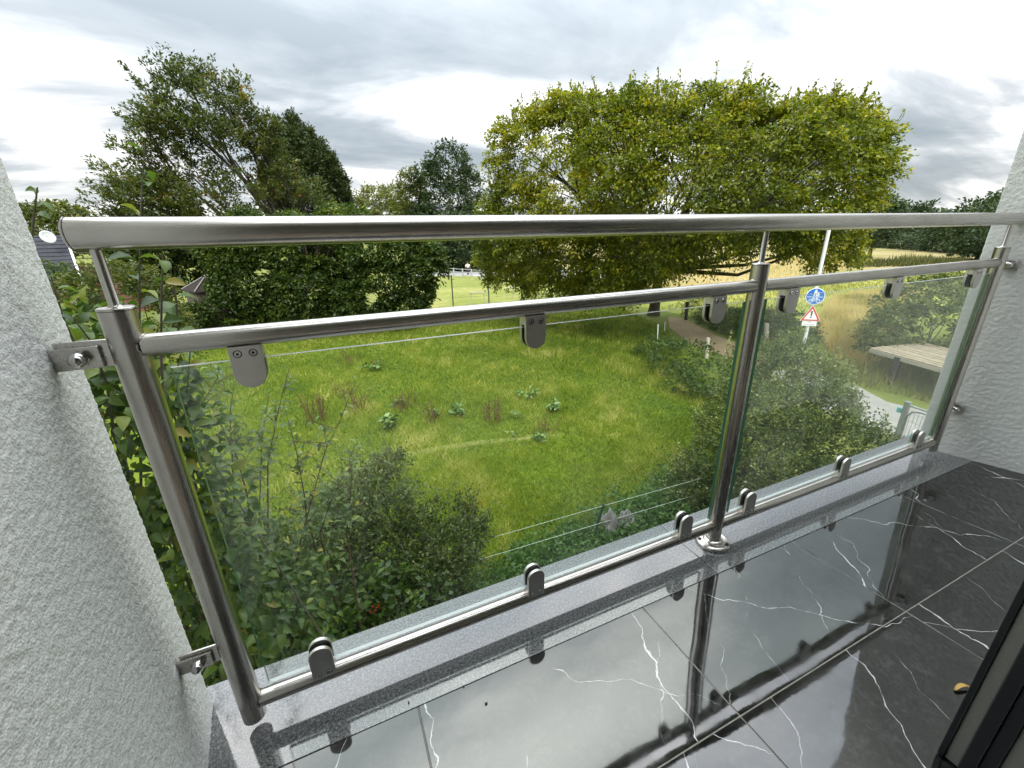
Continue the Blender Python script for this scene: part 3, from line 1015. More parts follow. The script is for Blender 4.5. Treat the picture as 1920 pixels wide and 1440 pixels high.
def make_tree(name, label, cat, base, lobes, centre, seed, mat, density, K, span, leaf, split=None, trunk_r=0.25, group=None,
              crown='crown', bark='bark', tint_lobe=0.25, **kw):
    rng = np.random.default_rng(seed)
    t = thing(name, tuple(base), label, cat, group)
    lp = {k: kw.pop(k) for k in ('keep', 'shell', 'cull') if k in kw}
    gaps = kw.pop('gaps', None)
    P, O, I = lobe_points(rng, lobes, centre, density, **lp)
    if gaps:                                                        # boughs with deep gaps between them
        r2 = np.random.default_rng(seed + 500)
        f = np.zeros(len(P))
        for _ in range(9):
            d = unit(r2.standard_normal(3) * (1, 1, 1.9)) * gaps[0] * r2.uniform(.5, 1.7)
            f += np.sin(P @ d + r2.uniform(0, 6.28))
        ok = f / 2.1 > gaps[1] + rng.normal(0, .25, len(P))
        P, O, I = P[ok], O[ok], I[ok]
    V = sprays(rng, P, O, K, span, leaf, **kw)
    lt = rng.uniform(-tint_lobe, tint_lobe, len(lobes))
    st = rng.normal(0.42, 0.15, len(P)) + lt[I] * 0.5
    tint = np.clip(np.repeat(st, K) + rng.normal(0, 0.16, len(P) * K), 0, 1)
    add_quads(crown, V, tint, M[mat], t)
    if split is not None:
        mb = MB()
        limbs(mb, rng, base, lobes, trunk_r, split)
        mb.build('trunk', M[bark], t)
    return t, P, O


def px_lobes(spec, dist, centre_px, halfw, bulge):
    """lobes whose centres bulge towards the viewer in the middle of the crown"""
    out = []
    for x, y, r in spec:
        u = min(1.0, math.hypot((x - centre_px[0]) / halfw[0], (y - centre_px[1]) / halfw[1]))
        d = dist - bulge * math.sqrt(1 - u * u)
        out.append((at(x, y, d), r))
    return out


# ================================================================== BIG TREES
hb = px_lobes([(1000, 290, 1.9), (1062, 258, 1.8), (1150, 262, 1.9), (1235, 268, 1.9), (1325, 252, 1.9), (1400, 290, 1.8), (1480, 282, 1.7), (1550, 268, 1.5), (1612, 262, 1.0), (1180, 215, .8), (1320, 195, .8), (1085, 215, .8), (1490, 225, .7), (1585, 222, .7),
               (1580, 325, 1.5), (1500, 335, 2.2), (1400, 320, 2.5), (1290, 330, 2.5), (1180, 330, 2.5), (1080, 340, 2.4), (980, 390, 1.8), (925, 430, 1.2),
               (925, 480, 1.1), (985, 490, 1.5), (1060, 480, 1.8), (1150, 470, 2.0), (1240, 430, 1.9), (1340, 395, 1.8), (1440, 380, 1.7), (1550, 395, 1.5), (1590, 440, 0.9),
               (1545, 460, 0.8), (1100, 530, 1.0), (1180, 520, 1.0), (1000, 530, 0.7), (930, 525, 0.5), ],
              27.0, (1285, 330), (420, 240), 7.5)
hb_back = [(c + np.array([0.75, 0.6, 0]) * 6.5, r) for c, r in hb[1:26:3]]
hbt, HP, HO = make_tree('hornbeam_tree', 'huge broad yellow-green leafy tree in the right half of the view', 'tree', (19.3, 20.2, GZ), hb + hb_back, (19.3, 19.5, 1.5), 11,
          'hornbeam', 9.6, 44, 0.66, (0.150, 0.086), gaps=(2.2, -.88), split=(19.3, 20.0, -1.0), trunk_r=0.34, droop=0.45, rise=0.15, wide=0.65, tint_lobe=0.3, shell=(0.62, 1.10), cull=0.78)
# thin leafy shoots that stand out of the crown
rng = np.random.default_rng(14)
idx = np.nonzero((HO[:, 2] > 0.25))[0]
mb = MB(); SV = []; ST = []
for i in rng.choice(idx, 700):
    a = HP[i]
    e = a + unit(HO[i] * 0.6 + (0, 0, 0.9) + rng.normal(0, .3, 3)) * rng.uniform(.2, .75)
    mb.tube([a, (a + e) / 2 + rng.normal(0, .05, 3), e], [.014, .010, .005], 3, False)
    m_ = 16
    u = rng.uniform(.1, 1, m_)
    td = rng.standard_normal((m_, 3)) - (0, 0, .3)
    SV.append(quad_leaves(a + (e - a) * u[:, None], td, rng.standard_normal((m_, 3)) + (0, 0, 1), np.full(m_, .12), np.full(m_, .065)))
    ST.append(np.clip(rng.normal(.55, .2, m_), 0, 1))
add_quads('shoot_leaves', np.concatenate(SV), np.concatenate(ST), M['hornbeam'], hbt, 'stuff')
mb.build('shoots', M['bark'], hbt)['kind'] = 'stuff'

ash_l = px_lobes([(300, 175, 1.3), (345, 150, 1.2), (400, 165, 1.3), (440, 200, 1.3), (470, 240, 1.0), (505, 272, 1.1), (488, 232, .8), (520, 300, 1.2), (330, 220, 1.6), (270, 230, 1.2), (390, 250, 1.7), (250, 290, 1.4), (300, 300, 1.8),
                  (360, 330, 1.9), (440, 300, 1.6), (500, 290, 1.3), (520, 340, 1.5), (230, 350, 1.4), (290, 370, 1.8), (400, 390, 2.0), (470, 370, 1.8), (560, 380, 1.5), (215, 395, 1.2),
                  (600, 395, 1.2), (330, 420, 1.8)], 35.0, (400, 330), (230, 240), 5.0)
make_tree('ash_tree', 'tall airy green tree with upswept branches against the sky on the left', 'tree', (-1.8, 33.5, GZ), ash_l, (-2.5, 33.5, 2.5), 12,
          'ash', 3.2, 30, 0.66, (0.22, 0.09), gaps=(1.9, -.3), split=(-0.6, 33.3, -1.4), trunk_r=0.34, droop=0.12, rise=0.9, wide=0.42, shell=(0.4, 1.15), cull=0.3, keep=-0.9)

con = [(at(560, 300, 37), (1.3, 1.3, 2.0)), (at(535, 280, 37.5), (0.9, 0.9, 1.4)), (at(590, 320, 36.5), (1.2, 1.2, 2.0)), (at(615, 345, 36), (0.9, 0.9, 1.9)), (at(638, 380, 36), (0.8, 0.8, 1.4)),
       (at(580, 390, 36), (2.0, 2.0, 2.2)), (at(600, 450, 36), (2.4, 2.0, 2.2)), (at(540, 360, 37), (1.6, 1.6, 2.2)), (at(532, 258, 37.5), (.4, .4, 1.1)), (at(555, 252, 37.5), (.45, .45, 1.2)), (at(582, 272, 37), (.4, .4, 1.1)), (at(604, 297, 36.5), (.4, .4, 1.2)), (at(624, 322, 36), (.4, .4, 1.2)), (at(642, 352, 36), (.4, .4, 1.1))]
make_tree('conifer_tree', 'dark green conifer with ragged tips right of the tall airy tree', 'tree', (2.0, 36.0, GZ), con, at(580, 400, 38), 13,
          'conifer', 26.0, 20, 0.5, (0.26, 0.085), split=(2.0, 36.0, 1.0), trunk_r=0.25, droop=0.0, rise=1.1, wide=0.25, flat=0.3)

# dark hedge of tall bushes below the left trees
for i, (spec, d, base_px, lab) in enumerate((
        ([(465, 450, 1.5), (430, 480, 1.1), (500, 480, 1.5), (470, 530, 1.5), (425, 560, 0.75), (378, 588, 0.6), (345, 592, 0.6), (412, 535, 0.45), (510, 560, 1.4), (455, 590, 0.9), (400, 450, 0.9)], 29.0, (450, 590), 'dark green bush with pale leaf tufts right of the old shed'),
        ([(560, 460, 1.6), (610, 470, 1.5), (580, 530, 1.7), (630, 560, 1.4), (560, 580, 1.3), (630, 430, 1.2), (600, 590, 1.0)], 28.0, (600, 590), 'dense dark bush in the middle of the hedge below the conifer'),
        ([(690, 460, 1.5), (740, 470, 1.4), (720, 530, 1.6), (770, 510, 1.3), (670, 560, 1.5), (750, 570, 1.3), (785, 545, 0.8), (805, 480, 0.8), (818, 505, 0.55), (800, 525, 0.5), (765, 588, 0.7), (690, 590, 1.0), (660, 430, 1.2)], 27.0, (730, 590), 'dark green bush overhanging the edge of the park lawn'),
        ([(300, 470, 1.3), (330, 440, 1.2), (280, 520, 1.3), (270, 430, 1.3), (230, 450, 1.2), (355, 465, 1.4), (350, 505, 1.3), (392, 478, 1.3), (390, 510, 1.2)], 38.0, (290, 560), 'dark bush behind the shed at the left'))):
    lob = px_lobes(spec, d, (spec[0][0], 520), (200, 160), 1.5)
    make_tree('bush', lab, 'bush', (at(base_px[0], base_px[1], d)[0], at(base_px[0], base_px[1], d)[1], GZ), lob, at(spec[0][0], 540, d + 2.5), 20 + i,
              'darkbush', 26.0, 20, 0.5, (0.18, 0.11), gaps=(2.6, -1.0), split=(at(base_px[0], 560, d)[0], at(base_px[0], 560, d)[1], GZ + 1.0), trunk_r=0.14, group='dark bushes below the left trees',
              crown='foliage', droop=0.3, rise=0.3)
ol = px_lobes([(150, 565, 0.8), (200, 535, 0.8), (170, 580, 1.0), (220, 560, 1.1), (250, 590, 1.0), (190, 630, 1.0), (300, 600, 0.8), (260, 540, 0.8), (330, 630, 0.7)], 19.0, (220, 570), (160, 120), 1.0)
make_tree('bush', 'olive and yellowish bush behind the left end post', 'bush', (at(210, 600, 20)[0], at(210, 600, 20)[1], GZ), ol, at(220, 620, 21), 31,
          'olivebush', 12, 16, 0.4, (0.12, 0.06), split=(at(210, 600, 20)[0], at(210, 600, 20)[1], GZ + 0.6), trunk_r=0.08, crown='foliage', droop=0.2, rise=0.3)
gl = px_lobes([(95, 530, 0.9), (120, 560, 1.0), (90, 570, 1.0), (140, 545, 0.8)], 28.0, (110, 520), (60, 60), 0.5)
make_tree('bush', 'bright green bush below the slate roofed house', 'bush', (at(110, 560, 28)[0], at(110, 560, 28)[1], GZ), gl, at(110, 560, 29), 32,
          'bramble', 10, 16, 0.4, (0.14, 0.08), split=(at(110, 560, 28)[0], at(110, 560, 28)[1], GZ + 0.8), trunk_r=0.08, crown='foliage')

# farther trees
far = (
    ('round_tree', 'dark rounded tree standing behind the park left of the huge tree', [(845, 315, 3.2), (815, 350, 3.4), (865, 355, 3.2), (840, 390, 4.2), (840, 430, 4.2), (870, 420, 3), (800, 420, 3)], 72, 'fartree', (840, 505)),
    ('slender_tree', 'slender yellowish tree beside the dark rounded tree', [(772, 345, 2.0), (768, 375, 2.4), (775, 410, 2.6), (757, 400, 1.8)], 74, 'olivebush', (770, 500)),
    ('pale_tree', 'pale grey-green tree low behind the handrail beside the conifer', [(705, 385, 3.2), (735, 380, 3.0), (680, 400, 3.0), (720, 410, 3.6)], 88, 'paletree', (710, 480)),
    ('round_tree', 'dark tree over the park fence behind the distant walker', [(880, 455, 3.2), (830, 460, 2.6), (905, 440, 3), (860, 440, 3.2), (850, 480, 2.2), (900, 480, 2.2), (815, 490, 1.8)], 66, 'fartree', (870, 500)),
    ('oak_tree', 'dark tree touching the right edge of the huge tree', [(1640, 396, 2.8), (1652, 412, 2.8), (1625, 408, 2.6), (1640, 422, 2.6)], 88, 'fartree', (1640, 440)),
    ('oak_tree', 'dark rounded tree on the horizon left of the right wall', [(1690, 415, 4.2), (1718, 413, 3.8), (1668, 420, 3.2), (1705, 422, 4.0), (1742, 423, 3.2)], 150, 'fartree', (1700, 436)),
    ('oak_tree', 'dark spreading tree on the horizon touching the right wall', [(1795, 417, 2.6), (1825, 411, 3.0), (1855, 405, 3.4), (1890, 400, 3.6), (1840, 418, 3.4), (1880, 414, 3.8), (1770, 422, 2.2)], 120, 'fartree', (1830, 440)),
    ('oak_tree', 'low dark tree over the dry field below the right end of the handrail', [(1835, 432, 2.6), (1860, 425, 3), (1815, 440, 2), (1848, 448, 2)], 95, 'fartree', (1840, 465)),
    ('round_tree', 'olive tree top rising behind the slate roof at the far left', [(80, 425, 2.0), (105, 420, 2.0), (60, 430, 2), (130, 425, 2), (90, 440, 2)], 62, 'olivebush', (90, 480)))
for i, (nm, lab, spec, d, mt, bp) in enumerate(far):
    lob = [(at(x, y, d + 1.5 * ((j * 7) % 3 - 1)), r) for j, (x, y, r) in enumerate(spec)]
    b = at(bp[0], bp[1], d)
    b[2] = GZ
    cen = np.mean([c for c, r in lob], 0) + (0, 0, -1)
    make_tree(nm, lab, 'tree', b, lob, cen, 40 + i, mt, 260.0 / d / d * 34, 18, 0.018 * d, (0.0056 * d, 0.0034 * d), split=(b[0], b[1], GZ + (cen[2] - GZ) * 0.5), trunk_r=0.3,
              droop=0.2, rise=0.3, tint_lobe=0.35)
# hedgerow across the dry field
rng = np.random.default_rng(60)
hl = []
for k in range(26):
    u = k / 25
    p = at(1600 + 270 * u, 436, 150 - 45 * u)
    hl.append(((p[0], p[1], GZ + 1.2 + 0.7 * rng.random()), (2.6, 2.6, 1.6 + 0.6 * rng.random())))
make_tree('hedge', 'long dark hedge at the far end of the dry field', 'hedge', (hl[13][0][0], hl[13][0][1], GZ), hl, (hl[13][0][0], hl[13][0][1] + 3, GZ), 61, 'fartree', 0.9, 12, 1.4, (0.5, 0.3), crown='foliage', keep=-2)
# woods behind everything on the skyline
wl = []
for k in range(40):
    a = rad(-24 + 100 * k / 39)
    R_ = 330 + 40 * math.sin(k * 1.7)
    wl.append(((R_ * math.sin(a), R_ * math.cos(a), GZ + 4.0 + 1.5 * math.sin(k * 2.3)), (14, 14, 6 + 1.2 * math.sin(k * 3.1))))
rngw = np.random.default_rng(62)
P, O, I = lobe_points(rngw, wl, (0, 0, -40), 0.05, keep=-2)
V = sprays(rngw, P, O, 10, 4.0, (2.4, 1.6))
o = add_quads('woods', V, np.clip(rngw.normal(0.4, 0.2, len(V) // 4), 0, 1), M['fartree'], None, 'stuff')
tag(o, 'low dark woods along the far horizon', 'woods')

# ================================================================== HEDGE BY THE PATH AND RIGHT SHRUBS
br = px_lobes([(1245, 630, 0.7), (1270, 650, 0.8), (1235, 670, 0.5), (1300, 680, 0.8), (1330, 700, 0.8), (1270, 690, 0.6), (1365, 705, 0.8), (1310, 720, 0.6)], 17.0, (1290, 680), (120, 80), 1.0)
br = [((c[0], c[1], GZ + 0.35 + 0.25 * (i % 3)), (r * 1.2, r * 1.2, 0.55)) for i, (c, r) in enumerate([(ground(x, y), r) for x, y, r in ((1232, 668, .7), (1258, 690, .7), (1290, 705, .7), (1322, 722, .7), (1350, 738, .7), (1245, 705, .5), (1380, 745, .8), (1280, 735, .5), (1320, 750, .5))])]
make_tree('bramble_thicket', 'low dark green bramble thicket between the meadow and the dirt path', 'thicket', (15.0, 12.5, GZ), br, (15.5, 12.5, GZ - 1), 70, 'bramble', 16, 14, 0.3, (0.085, 0.06), crown='foliage', keep=-0.2)
br2 = [((c[0], c[1], GZ + 0.4), (1.0, 1.0, 0.8)) for c in [ground(x, y) for x, y in ((1340, 606), (1368, 618), (1395, 628), (1422, 634), (1455, 640), (1485, 645), (1440, 618), (1490, 625), (1310, 592))]]
make_tree('bramble_thicket', 'weedy green thicket on the far side of the dirt path', 'thicket', (20, 13.5, GZ), br2, (20, 13.5, GZ - 1), 71, 'bramble', 13, 14, 0.34, (0.10, 0.06), crown='foliage', keep=-0.2)
gs = [(at(x, y, d), r) for x, y, d, r in ((1700, 580, 24, 1.1), (1740, 560, 24, 1.0), (1770, 600, 23, 1.2), (1690, 615, 22, 1.1), (1730, 620, 22, 1.1), (1800, 560, 24, 1.1), (1660, 630, 21, .8), (1810, 610, 23, 1.2), (1745, 545, 24, .6))]
make_tree('bush', 'round blue-green bush in the dry grass behind the wooden deck', 'bush', (at(1740, 640, 23)[0], at(1740, 640, 23)[1], GZ), gs, at(1740, 640, 24), 72, 'privet', 14, 14, 0.4, (0.13, 0.075),
          split=(at(1740, 640, 23)[0], at(1740, 640, 23)[1], GZ + 0.5), trunk_r=0.07, crown='foliage', droop=0.2)

rs = [(at(x, y, d), r) for x, y, d, r in ((1420, 690, 9.6, .55), (1470, 700, 9.6, .6), (1520, 720, 9.4, .6), (1390, 760, 9.0, .6), (1450, 770, 8.8, .7), (1530, 780, 8.8, .6), (1350, 800, 8.6, .5), (1400, 840, 8.2, .65),
      (1470, 850, 8.0, .7), (1550, 840, 8.2, .6), (1330, 860, 8.0, .45), (1320, 920, 7.6, .45), (1390, 910, 7.6, .6), (1460, 920, 7.4, .6), (1600, 830, 8.6, .5), (1640, 850, 8.8, .4), (1540, 900, 7.8, .5),
      (1290, 880, 7.9, .3), (1280, 940, 7.4, .3), (1480, 650, 10, .3), (1560, 760, 9.2, .4), (1350, 950, 7.3, .4))]
t, P, O = make_tree('light_leaved_shrub', 'big fine-leaved grey-green shrub outside the right glass pane', 'shrub', (7.6, 4.4, GZ), rs, (7.8, 4.8, GZ + 0.4), 73, 'privet', 56, 20, 0.26, (0.052, 0.031),
                    split=(7.6, 4.4, GZ + 0.5), trunk_r=0.05, crown='foliage', droop=0.05, rise=0.9, wide=0.3, shell=(0.55, 1.1), keep=-0.6, cull=0.5)
# upright sprigs of the shrub
rng = np.random.default_rng(74)
mb = MB(); SV = []; ST = []
for px, py, d, h in ((1365, 640, 9.6, 1.0), (1375, 615, 9.8, 1.3), (1355, 690, 9.2, .8), (1405, 650, 9.6, .8), (1440, 640, 9.8, .7), (1555, 690, 9.8, .7), (1460, 620, 10.2, .8), (1530, 660, 10, .7), (1640, 790, 8.9, .5), (1660, 770, 9.0, .6),
                     (1600, 720, 9.4, .7), (1270, 830, 8.2, .6), (1245, 890, 7.8, .5), (1310, 780, 8.6, .7), (1340, 740, 8.9, .7)):
    top = at(px, py, d)
    lean = np.array([rng.normal(0, .15), rng.normal(0, .15), 0])
    bot = top - (0, 0, h) - lean
    mb.tube([bot, (bot + top) / 2 + lean * 0.2, top], [0.006, 0.005, 0.002], 5, False)
    k = int(h * 40)
    u = rng.random(k)
    b = bot + (top - bot) * u[:, None]
    td = rng.standard_normal((k, 3)) + (0, 0, 0.6)
    SV.append(quad_leaves(b, td, rng.standard_normal((k, 3)) + (0, 0, 1.2), np.full(k, .065), np.full(k, .036)))
    ST.append(np.clip(rng.normal(0.7, 0.2, k), 0, 1))
add_quads('sprig_leaves', np.concatenate(SV), np.concatenate(ST), M['privet'], t)
mb.build('sprig', M['twig_grey'], t)['kind'] = 'stuff'

# ================================================================== NEAR SHRUBS ON THE LEFT
def leaf_shape():
    """one broad leaf: stalk at the origin, tip along +y, folded at the midrib, tip curled down"""
    sec = ((0.0, 0.0), (0.22, 0.72), (0.5, 1.0), (0.78, 0.62), (1.0, 0.0))
    v, f = [], []
    for t, wd in sec:
        z = 0.10 * math.sin(t * math.pi) - 0.20 * t * t
        if wd == 0:
            v.append((0, t, z))
        else:
            v += [(-0.5 * wd, t, z + 0.16 * wd), (0, t, z), (0.5 * wd, t, z + 0.16 * wd)]
    f = [(0, 2, 1), (0, 3, 2)]
    for b in (1, 4):
        f += [(b, b + 1, b + 4, b + 3), (b + 1, b + 2, b + 5, b + 4)]
    f += [(7, 8, 10), (8, 9, 10)]
    return np.array(v), f


LEAF_V, LEAF_F = leaf_shape()


def leaf_frames(tdir, nrm):
    t = unit(tdir)
    s = unit(np.cross(t, nrm))
    return s, t, np.cross(s, t)


def broad_leaves(parent, base, tdir, nrm, length, width, mat_obj, mat_mass, rng, tint=None, most=300):
    """the leaves that show largest become objects, the others one joined part"""
    base = np.asarray(base); length = np.asarray(length); width = np.asarray(width)
    s, t, n = leaf_frames(np.asarray(tdir), np.asarray(nrm))
    size = length / np.linalg.norm(base - CAM, axis=1)
    rel = base - CAM
    z = rel @ FWD
    u, v = 960 + FPX * (rel @ RGT) / z, 720 - FPX * (rel @ UPV) / z
    seen = (z > 0) & (u > 20) & (u < 1900) & (v > 20) & (v < 1420)
    order = np.argsort(-(size * seen))
    me = bpy.data.meshes.get(mat_obj.name + '_shape')
    if me is None:
        me = bpy.data.meshes.new(mat_obj.name + '_shape')
        me.from_pydata([tuple(p) for p in LEAF_V], [], LEAF_F)
        me.polygons.foreach_set('use_smooth', [True] * len(LEAF_F))
        me.materials.append(mat_obj)
    inv = Matrix.Translation(-Vector(parent.location))
    for i in order[:most]:
        o = bpy.data.objects.new('leaf', me)
        COL.objects.link(o)
        o.parent = parent
        o.matrix_parent_inverse = inv
        m = np.eye(4)
        m[:3, 0], m[:3, 1], m[:3, 2], m[:3, 3] = s[i] * width[i], t[i] * length[i], n[i] * length[i], base[i]
        o.matrix_basis = Matrix(m.tolist())
    rest = order[most:]
    if len(rest):
        L = LEAF_V
        V = (base[rest][:, None, :] + s[rest][:, None, :] * (L[None, :, 0:1] * width[rest][:, None, None])
             + t[rest][:, None, :] * (L[None, :, 1:2] * length[rest][:, None, None]) + n[rest][:, None, :] * (L[None, :, 2:3] * length[rest][:, None, None]))
        tris = []
        for f in LEAF_F:
            tris += [f] if len(f) == 3 else [(f[0], f[1], f[2]), (f[0], f[2], f[3])]
        T = np.array(tris)
        F = (np.arange(len(rest))[:, None, None] * len(L) + T[None]).reshape(-1, 3)
        tt = np.clip(rng.normal(0.45, 0.22, len(rest)), 0, 1) if tint is None else tint[rest]
        o = big_mesh('leaves', V.reshape(-1, 3), F, mat_mass, parent, np.repeat(tt, len(L)), True)
        o['kind'] = 'stuff'


def stem_leaves(rng, pts, n, length, u0=0.1, spread=1.0, up=0.35):
    """alternate leaves along a polyline"""
    pts = np.array(pts, float)
    seg = np.linalg.norm(np.diff(pts, axis=0), axis=1)
    cum = np.concatenate([[0], np.cumsum(seg)]) / seg.sum()
    u = np.linspace(u0, 1.0, n) + rng.normal(0, 0.3 / n, n)
    u = np.clip(u, 0, 1)
    b = np.stack([np.interp(u, cum, pts[:, k]) for k in range(3)], 1)
    ax = unit(pts[-1] - pts[0])
    ang = np.arange(n) * 2.4 + rng.normal(0, 0.4, n)
    e1 = unit(np.cross(ax, (0.3, 1, 0.1)))
    e2 = np.cross(ax, e1)
    rd = np.cos(ang)[:, None] * e1 + np.sin(ang)[:, None] * e2
    td = rd * spread + ax * up + rng.normal(0, 0.22, (n, 3)) - np.array([0, 0, 0.25])
    nr = ax * 1.0 - rd * 0.1 + rng.normal(0, 0.35, (n, 3))
    ln = length * rng.uniform(0.7, 1.2, n) * (1.0 - 0.45 * np.clip((u - 0.8) / 0.2, 0, 1))
    return b + rd * 0.006, td, nr, ln


# --- broad-leaved shrub between the left wall and the post, with tall shoots
rng = np.random.default_rng(80)
sh = thing('broad_leaved_shrub', (-0.5, 1.3, GZ), 'tall broad-leaved shrub rising between the left wall and the end post', 'shrub')
mb = MB()
B, T_, N_, L_ = [], [], [], []
shoots = [([(265, 1000), (262, 620), (262, 430), (272, 268)], 1.75, 17, .072), ([(320, 1000), (302, 660), (303, 540), (306, 478)], 1.45, 15, .074), ([(40, 700), (52, 520), (64, 405), (70, 352)], 1.7, 7, .045),
          ([(330, 760), (336, 640), (330, 560), (318, 500)], 1.8, 11, .07), ([(215, 820), (200, 720), (170, 640), (140, 600)], 1.6, 9, .07), ([(180, 800), (160, 690), (120, 600), (96, 520)], 1.9, 9, .065),
          ([(360, 900), (345, 790), (352, 720), (358, 640)], 1.7, 12, .068)]
for pts, d, n, ln in shoots:
    P3 = [at(x, y, d + 0.12 * k) for k, (x, y) in enumerate(pts[::-1])][::-1]
    P3 = [np.array([P3[0][0], P3[0][1], P3[0][2] - 1.0])] + P3
    mb.tube(P3, [0.007, 0.0055, 0.004, 0.003, 0.0016], 6, False)
    b, td, nr, l = stem_leaves(rng, P3[1:], n, ln, 0.82 if n == 7 else 0.25)
    B.append(b); T_.append(td); N_.append(nr); L_.append(l)
# leafy mass lower down
lm = [(at(x, y, d), r) for x, y, d, r in ((235, 760, 1.9, .20), (270, 850, 2.0, .26), (300, 930, 2.0, .28), (330, 1010, 2.0, .30), (360, 1090, 2.0, .3), (390, 1160, 2.0, .3), (250, 700, 2.2, .2), (410, 1230, 2.1, .28),
      (440, 1110, 2.3, .22), (480, 1170, 2.3, .3), (540, 1120, 2.5, .25), (560, 1180, 2.4, .22), (200, 700, 2.1, .16), (170, 640, 2.4, .18), (520, 1220, 2.4, .2), (470, 1040, 2.6, .22))]
P, O, I = lobe_points(rng, lm, (-0.3, 2.3, -1.2), 520, keep=-0.2, shell=(0.5, 1.08), cull=0.45)
n = len(P)
B.append(P); T_.append(O * 0.7 + rng.normal(0, .5, (n, 3)) - (0, 0, .35)); N_.append(np.array([0, -0.25, 1.0]) + rng.normal(0, .4, (n, 3))); L_.append(rng.uniform(.04, .078, n))
B, T_, N_, L_ = map(np.concatenate, (B, T_, N_, L_))
broad_leaves(sh, B, T_, N_, L_, L_ * rng.uniform(.48, .62, len(L_)), M['near_leaf'], M['near_leaf_mass'], rng)
for k in range(26):
    c = lm[k % len(lm)][0]
    g0 = np.array([-0.4 + rng.normal(0, .25), 1.9 + rng.normal(0, .25), GZ])
    mb.tube([g0, g0 * .45 + c * .55 + rng.normal(0, .1, 3), c + rng.normal(0, .1, 3)], [0.009, 0.006, 0.002], 5, False)
mb.build('stem', M['twig_grey'], sh)
# dark inner foliage low down
V = sprays(rng, *[a for a in lobe_points(rng, [((-0.5, 2.2, -2.6), (0.7, 0.6, 1.4)), ((0.1, 2.5, -3.0), (0.8, 0.6, 1.1)), ((-1.1, 2.0, -2.0), (0.6, 0.6, 1.6))], (-.4, 2.4, -3), 40, keep=-.5)[:2]], 14, .3, (.085, .05))
add_quads('inner_leaves', V, np.clip(rng.normal(.35, .18, len(V) // 4), 0, 1), M['near_leaf_mass'], sh, 'stuff')

# --- hazel-like shoots seen through the left pane
rng = np.random.default_rng(81)
hz = thing('young_shoots', (-0.2, 2.4, GZ), 'upright leafy shoots on thin reddish stems behind the left pane', 'shrub')
mb = MB()
B, T_, N_, L_ = [], [], [], []
stems = [[(503, 1100), (502, 874), (520, 777), (542, 690)], [(555, 1060), (564, 1013), (609, 847), (637, 791), (667, 712)], [(574, 960), (571, 930), (556, 847), (531, 754)], [(485, 1000), (487, 944), (491, 819), (505, 735)],
         [(470, 1000), (464, 930), (445, 860), (412, 791), (395, 762)], [(360, 840), (370, 772), (392, 735), (409, 708)], [(440, 960), (437, 891), (431, 777), (439, 715)], [(400, 960), (405, 900), (420, 850), (450, 800)],
         [(650, 1000), (655, 950), (660, 900), (655, 850)], [(600, 1000), (620, 940), (640, 900), (668, 862)]]
for i, pts in enumerate(stems):
    d = 2.75 + 0.12 * (i % 4)
    P3 = [at(x, y, d) for x, y in pts]
    P3 = [np.array([P3[0][0] * .8, P3[0][1], P3[0][2] - 0.9])] + P3
    mb.tube(P3, np.linspace(0.0075, 0.0018, len(P3)), 6, False)
    b, td, nr, l = stem_leaves(rng, P3[1:], 30, .058, 0.0, 0.9, 0.55)
    B.append(b); T_.append(td); N_.append(nr); L_.append(l)
    for _ in range(7):                                             # short side twigs
        u = rng.uniform(.15, .8)
        k = int(u * (len(P3) - 2)) + 1
        s0 = P3[k] + (P3[min(k + 1, len(P3) - 1)] - P3[k]) * rng.random()
        e = s0 + np.array([rng.normal(0, .12), rng.normal(0, .08), rng.uniform(.05, .18)])
        mb.tube([s0, e], [.0028, .0012], 5, False)
        b, td, nr, l = stem_leaves(rng, [s0, e], 7, .05, 0.2, 0.9, 0.5)
        B.append(b); T_.append(td); N_.append(nr); L_.append(l)
mb.build('stem', M['twig_red'], hz)
lm2 = [(at(x, y, d), r) for x, y, d, r in ((430, 1000, 3.0, .18), (480, 985, 3.1, .16), (535, 1000, 3.0, .20), (590, 1020, 3.0, .20), (440, 1030, 2.9, .25), (520, 1060, 2.8, .25), (600, 950, 3.2, .16))]
P, O, I = lobe_points(rng, lm2, (-.1, 3, -1.2), 190, keep=-.3, shell=(.4, 1.25), cull=.4)
n = len(P)
B.append(P); T_.append(O * .6 + rng.normal(0, .5, (n, 3))); N_.append(np.array([0, -.2, 1.0]) + rng.normal(0, .4, (n, 3))); L_.append(rng.uniform(.04, .075, n))
B, T_, N_, L_ = map(np.concatenate, (B, T_, N_, L_))
broad_leaves(hz, B, T_, N_, L_, L_ * rng.uniform(.5, .62, len(L_)), M['shoot_leaf'], M['shoot_leaf_mass'], rng)

# --- thorny shrub with red hips
hp = [(at(x, y, d), r) for x, y, d, r in ((640, 1000, 4.0, .35), (720, 960, 4.3, .38), (790, 990, 4.3, .36), (850, 1030, 4.2, .30), (700, 1060, 3.9, .42), (780, 1080, 3.8, .40), (840, 1100, 3.8, .32), (620, 1090, 3.6, .38), (680, 1150, 3.4, .4),
      (760, 1150, 3.5, .36), (600, 1170, 3.2, .34), (560, 1050, 3.5, .3), (880, 1000, 4.5, .22), (700, 900, 4.7, .25), (740, 880, 4.9, .2), (660, 950, 4.4, .26), (870, 950, 4.8, .16), (640, 1190, 3.2, .3), (820, 1140, 3.7, .26))]
th, P, O = make_tree('rose_hip_shrub', 'dense dark thorny shrub with a few red hips below the left pane', 'shrub', (1.0, 3.3, GZ), hp, (0.9, 3.7, -3.0), 82, 'thorn', 120, 15, .18, (.044, .026),
                     split=(1.0, 3.4, GZ + .6), trunk_r=.05, crown='foliage', bark='twig_grey', droop=.0, rise=.5, wide=.35, shell=(.35, 1.28), cull=.5, keep=-.4)
rng = np.random.default_rng(83)
mb = MB(); SV = []; ST = []
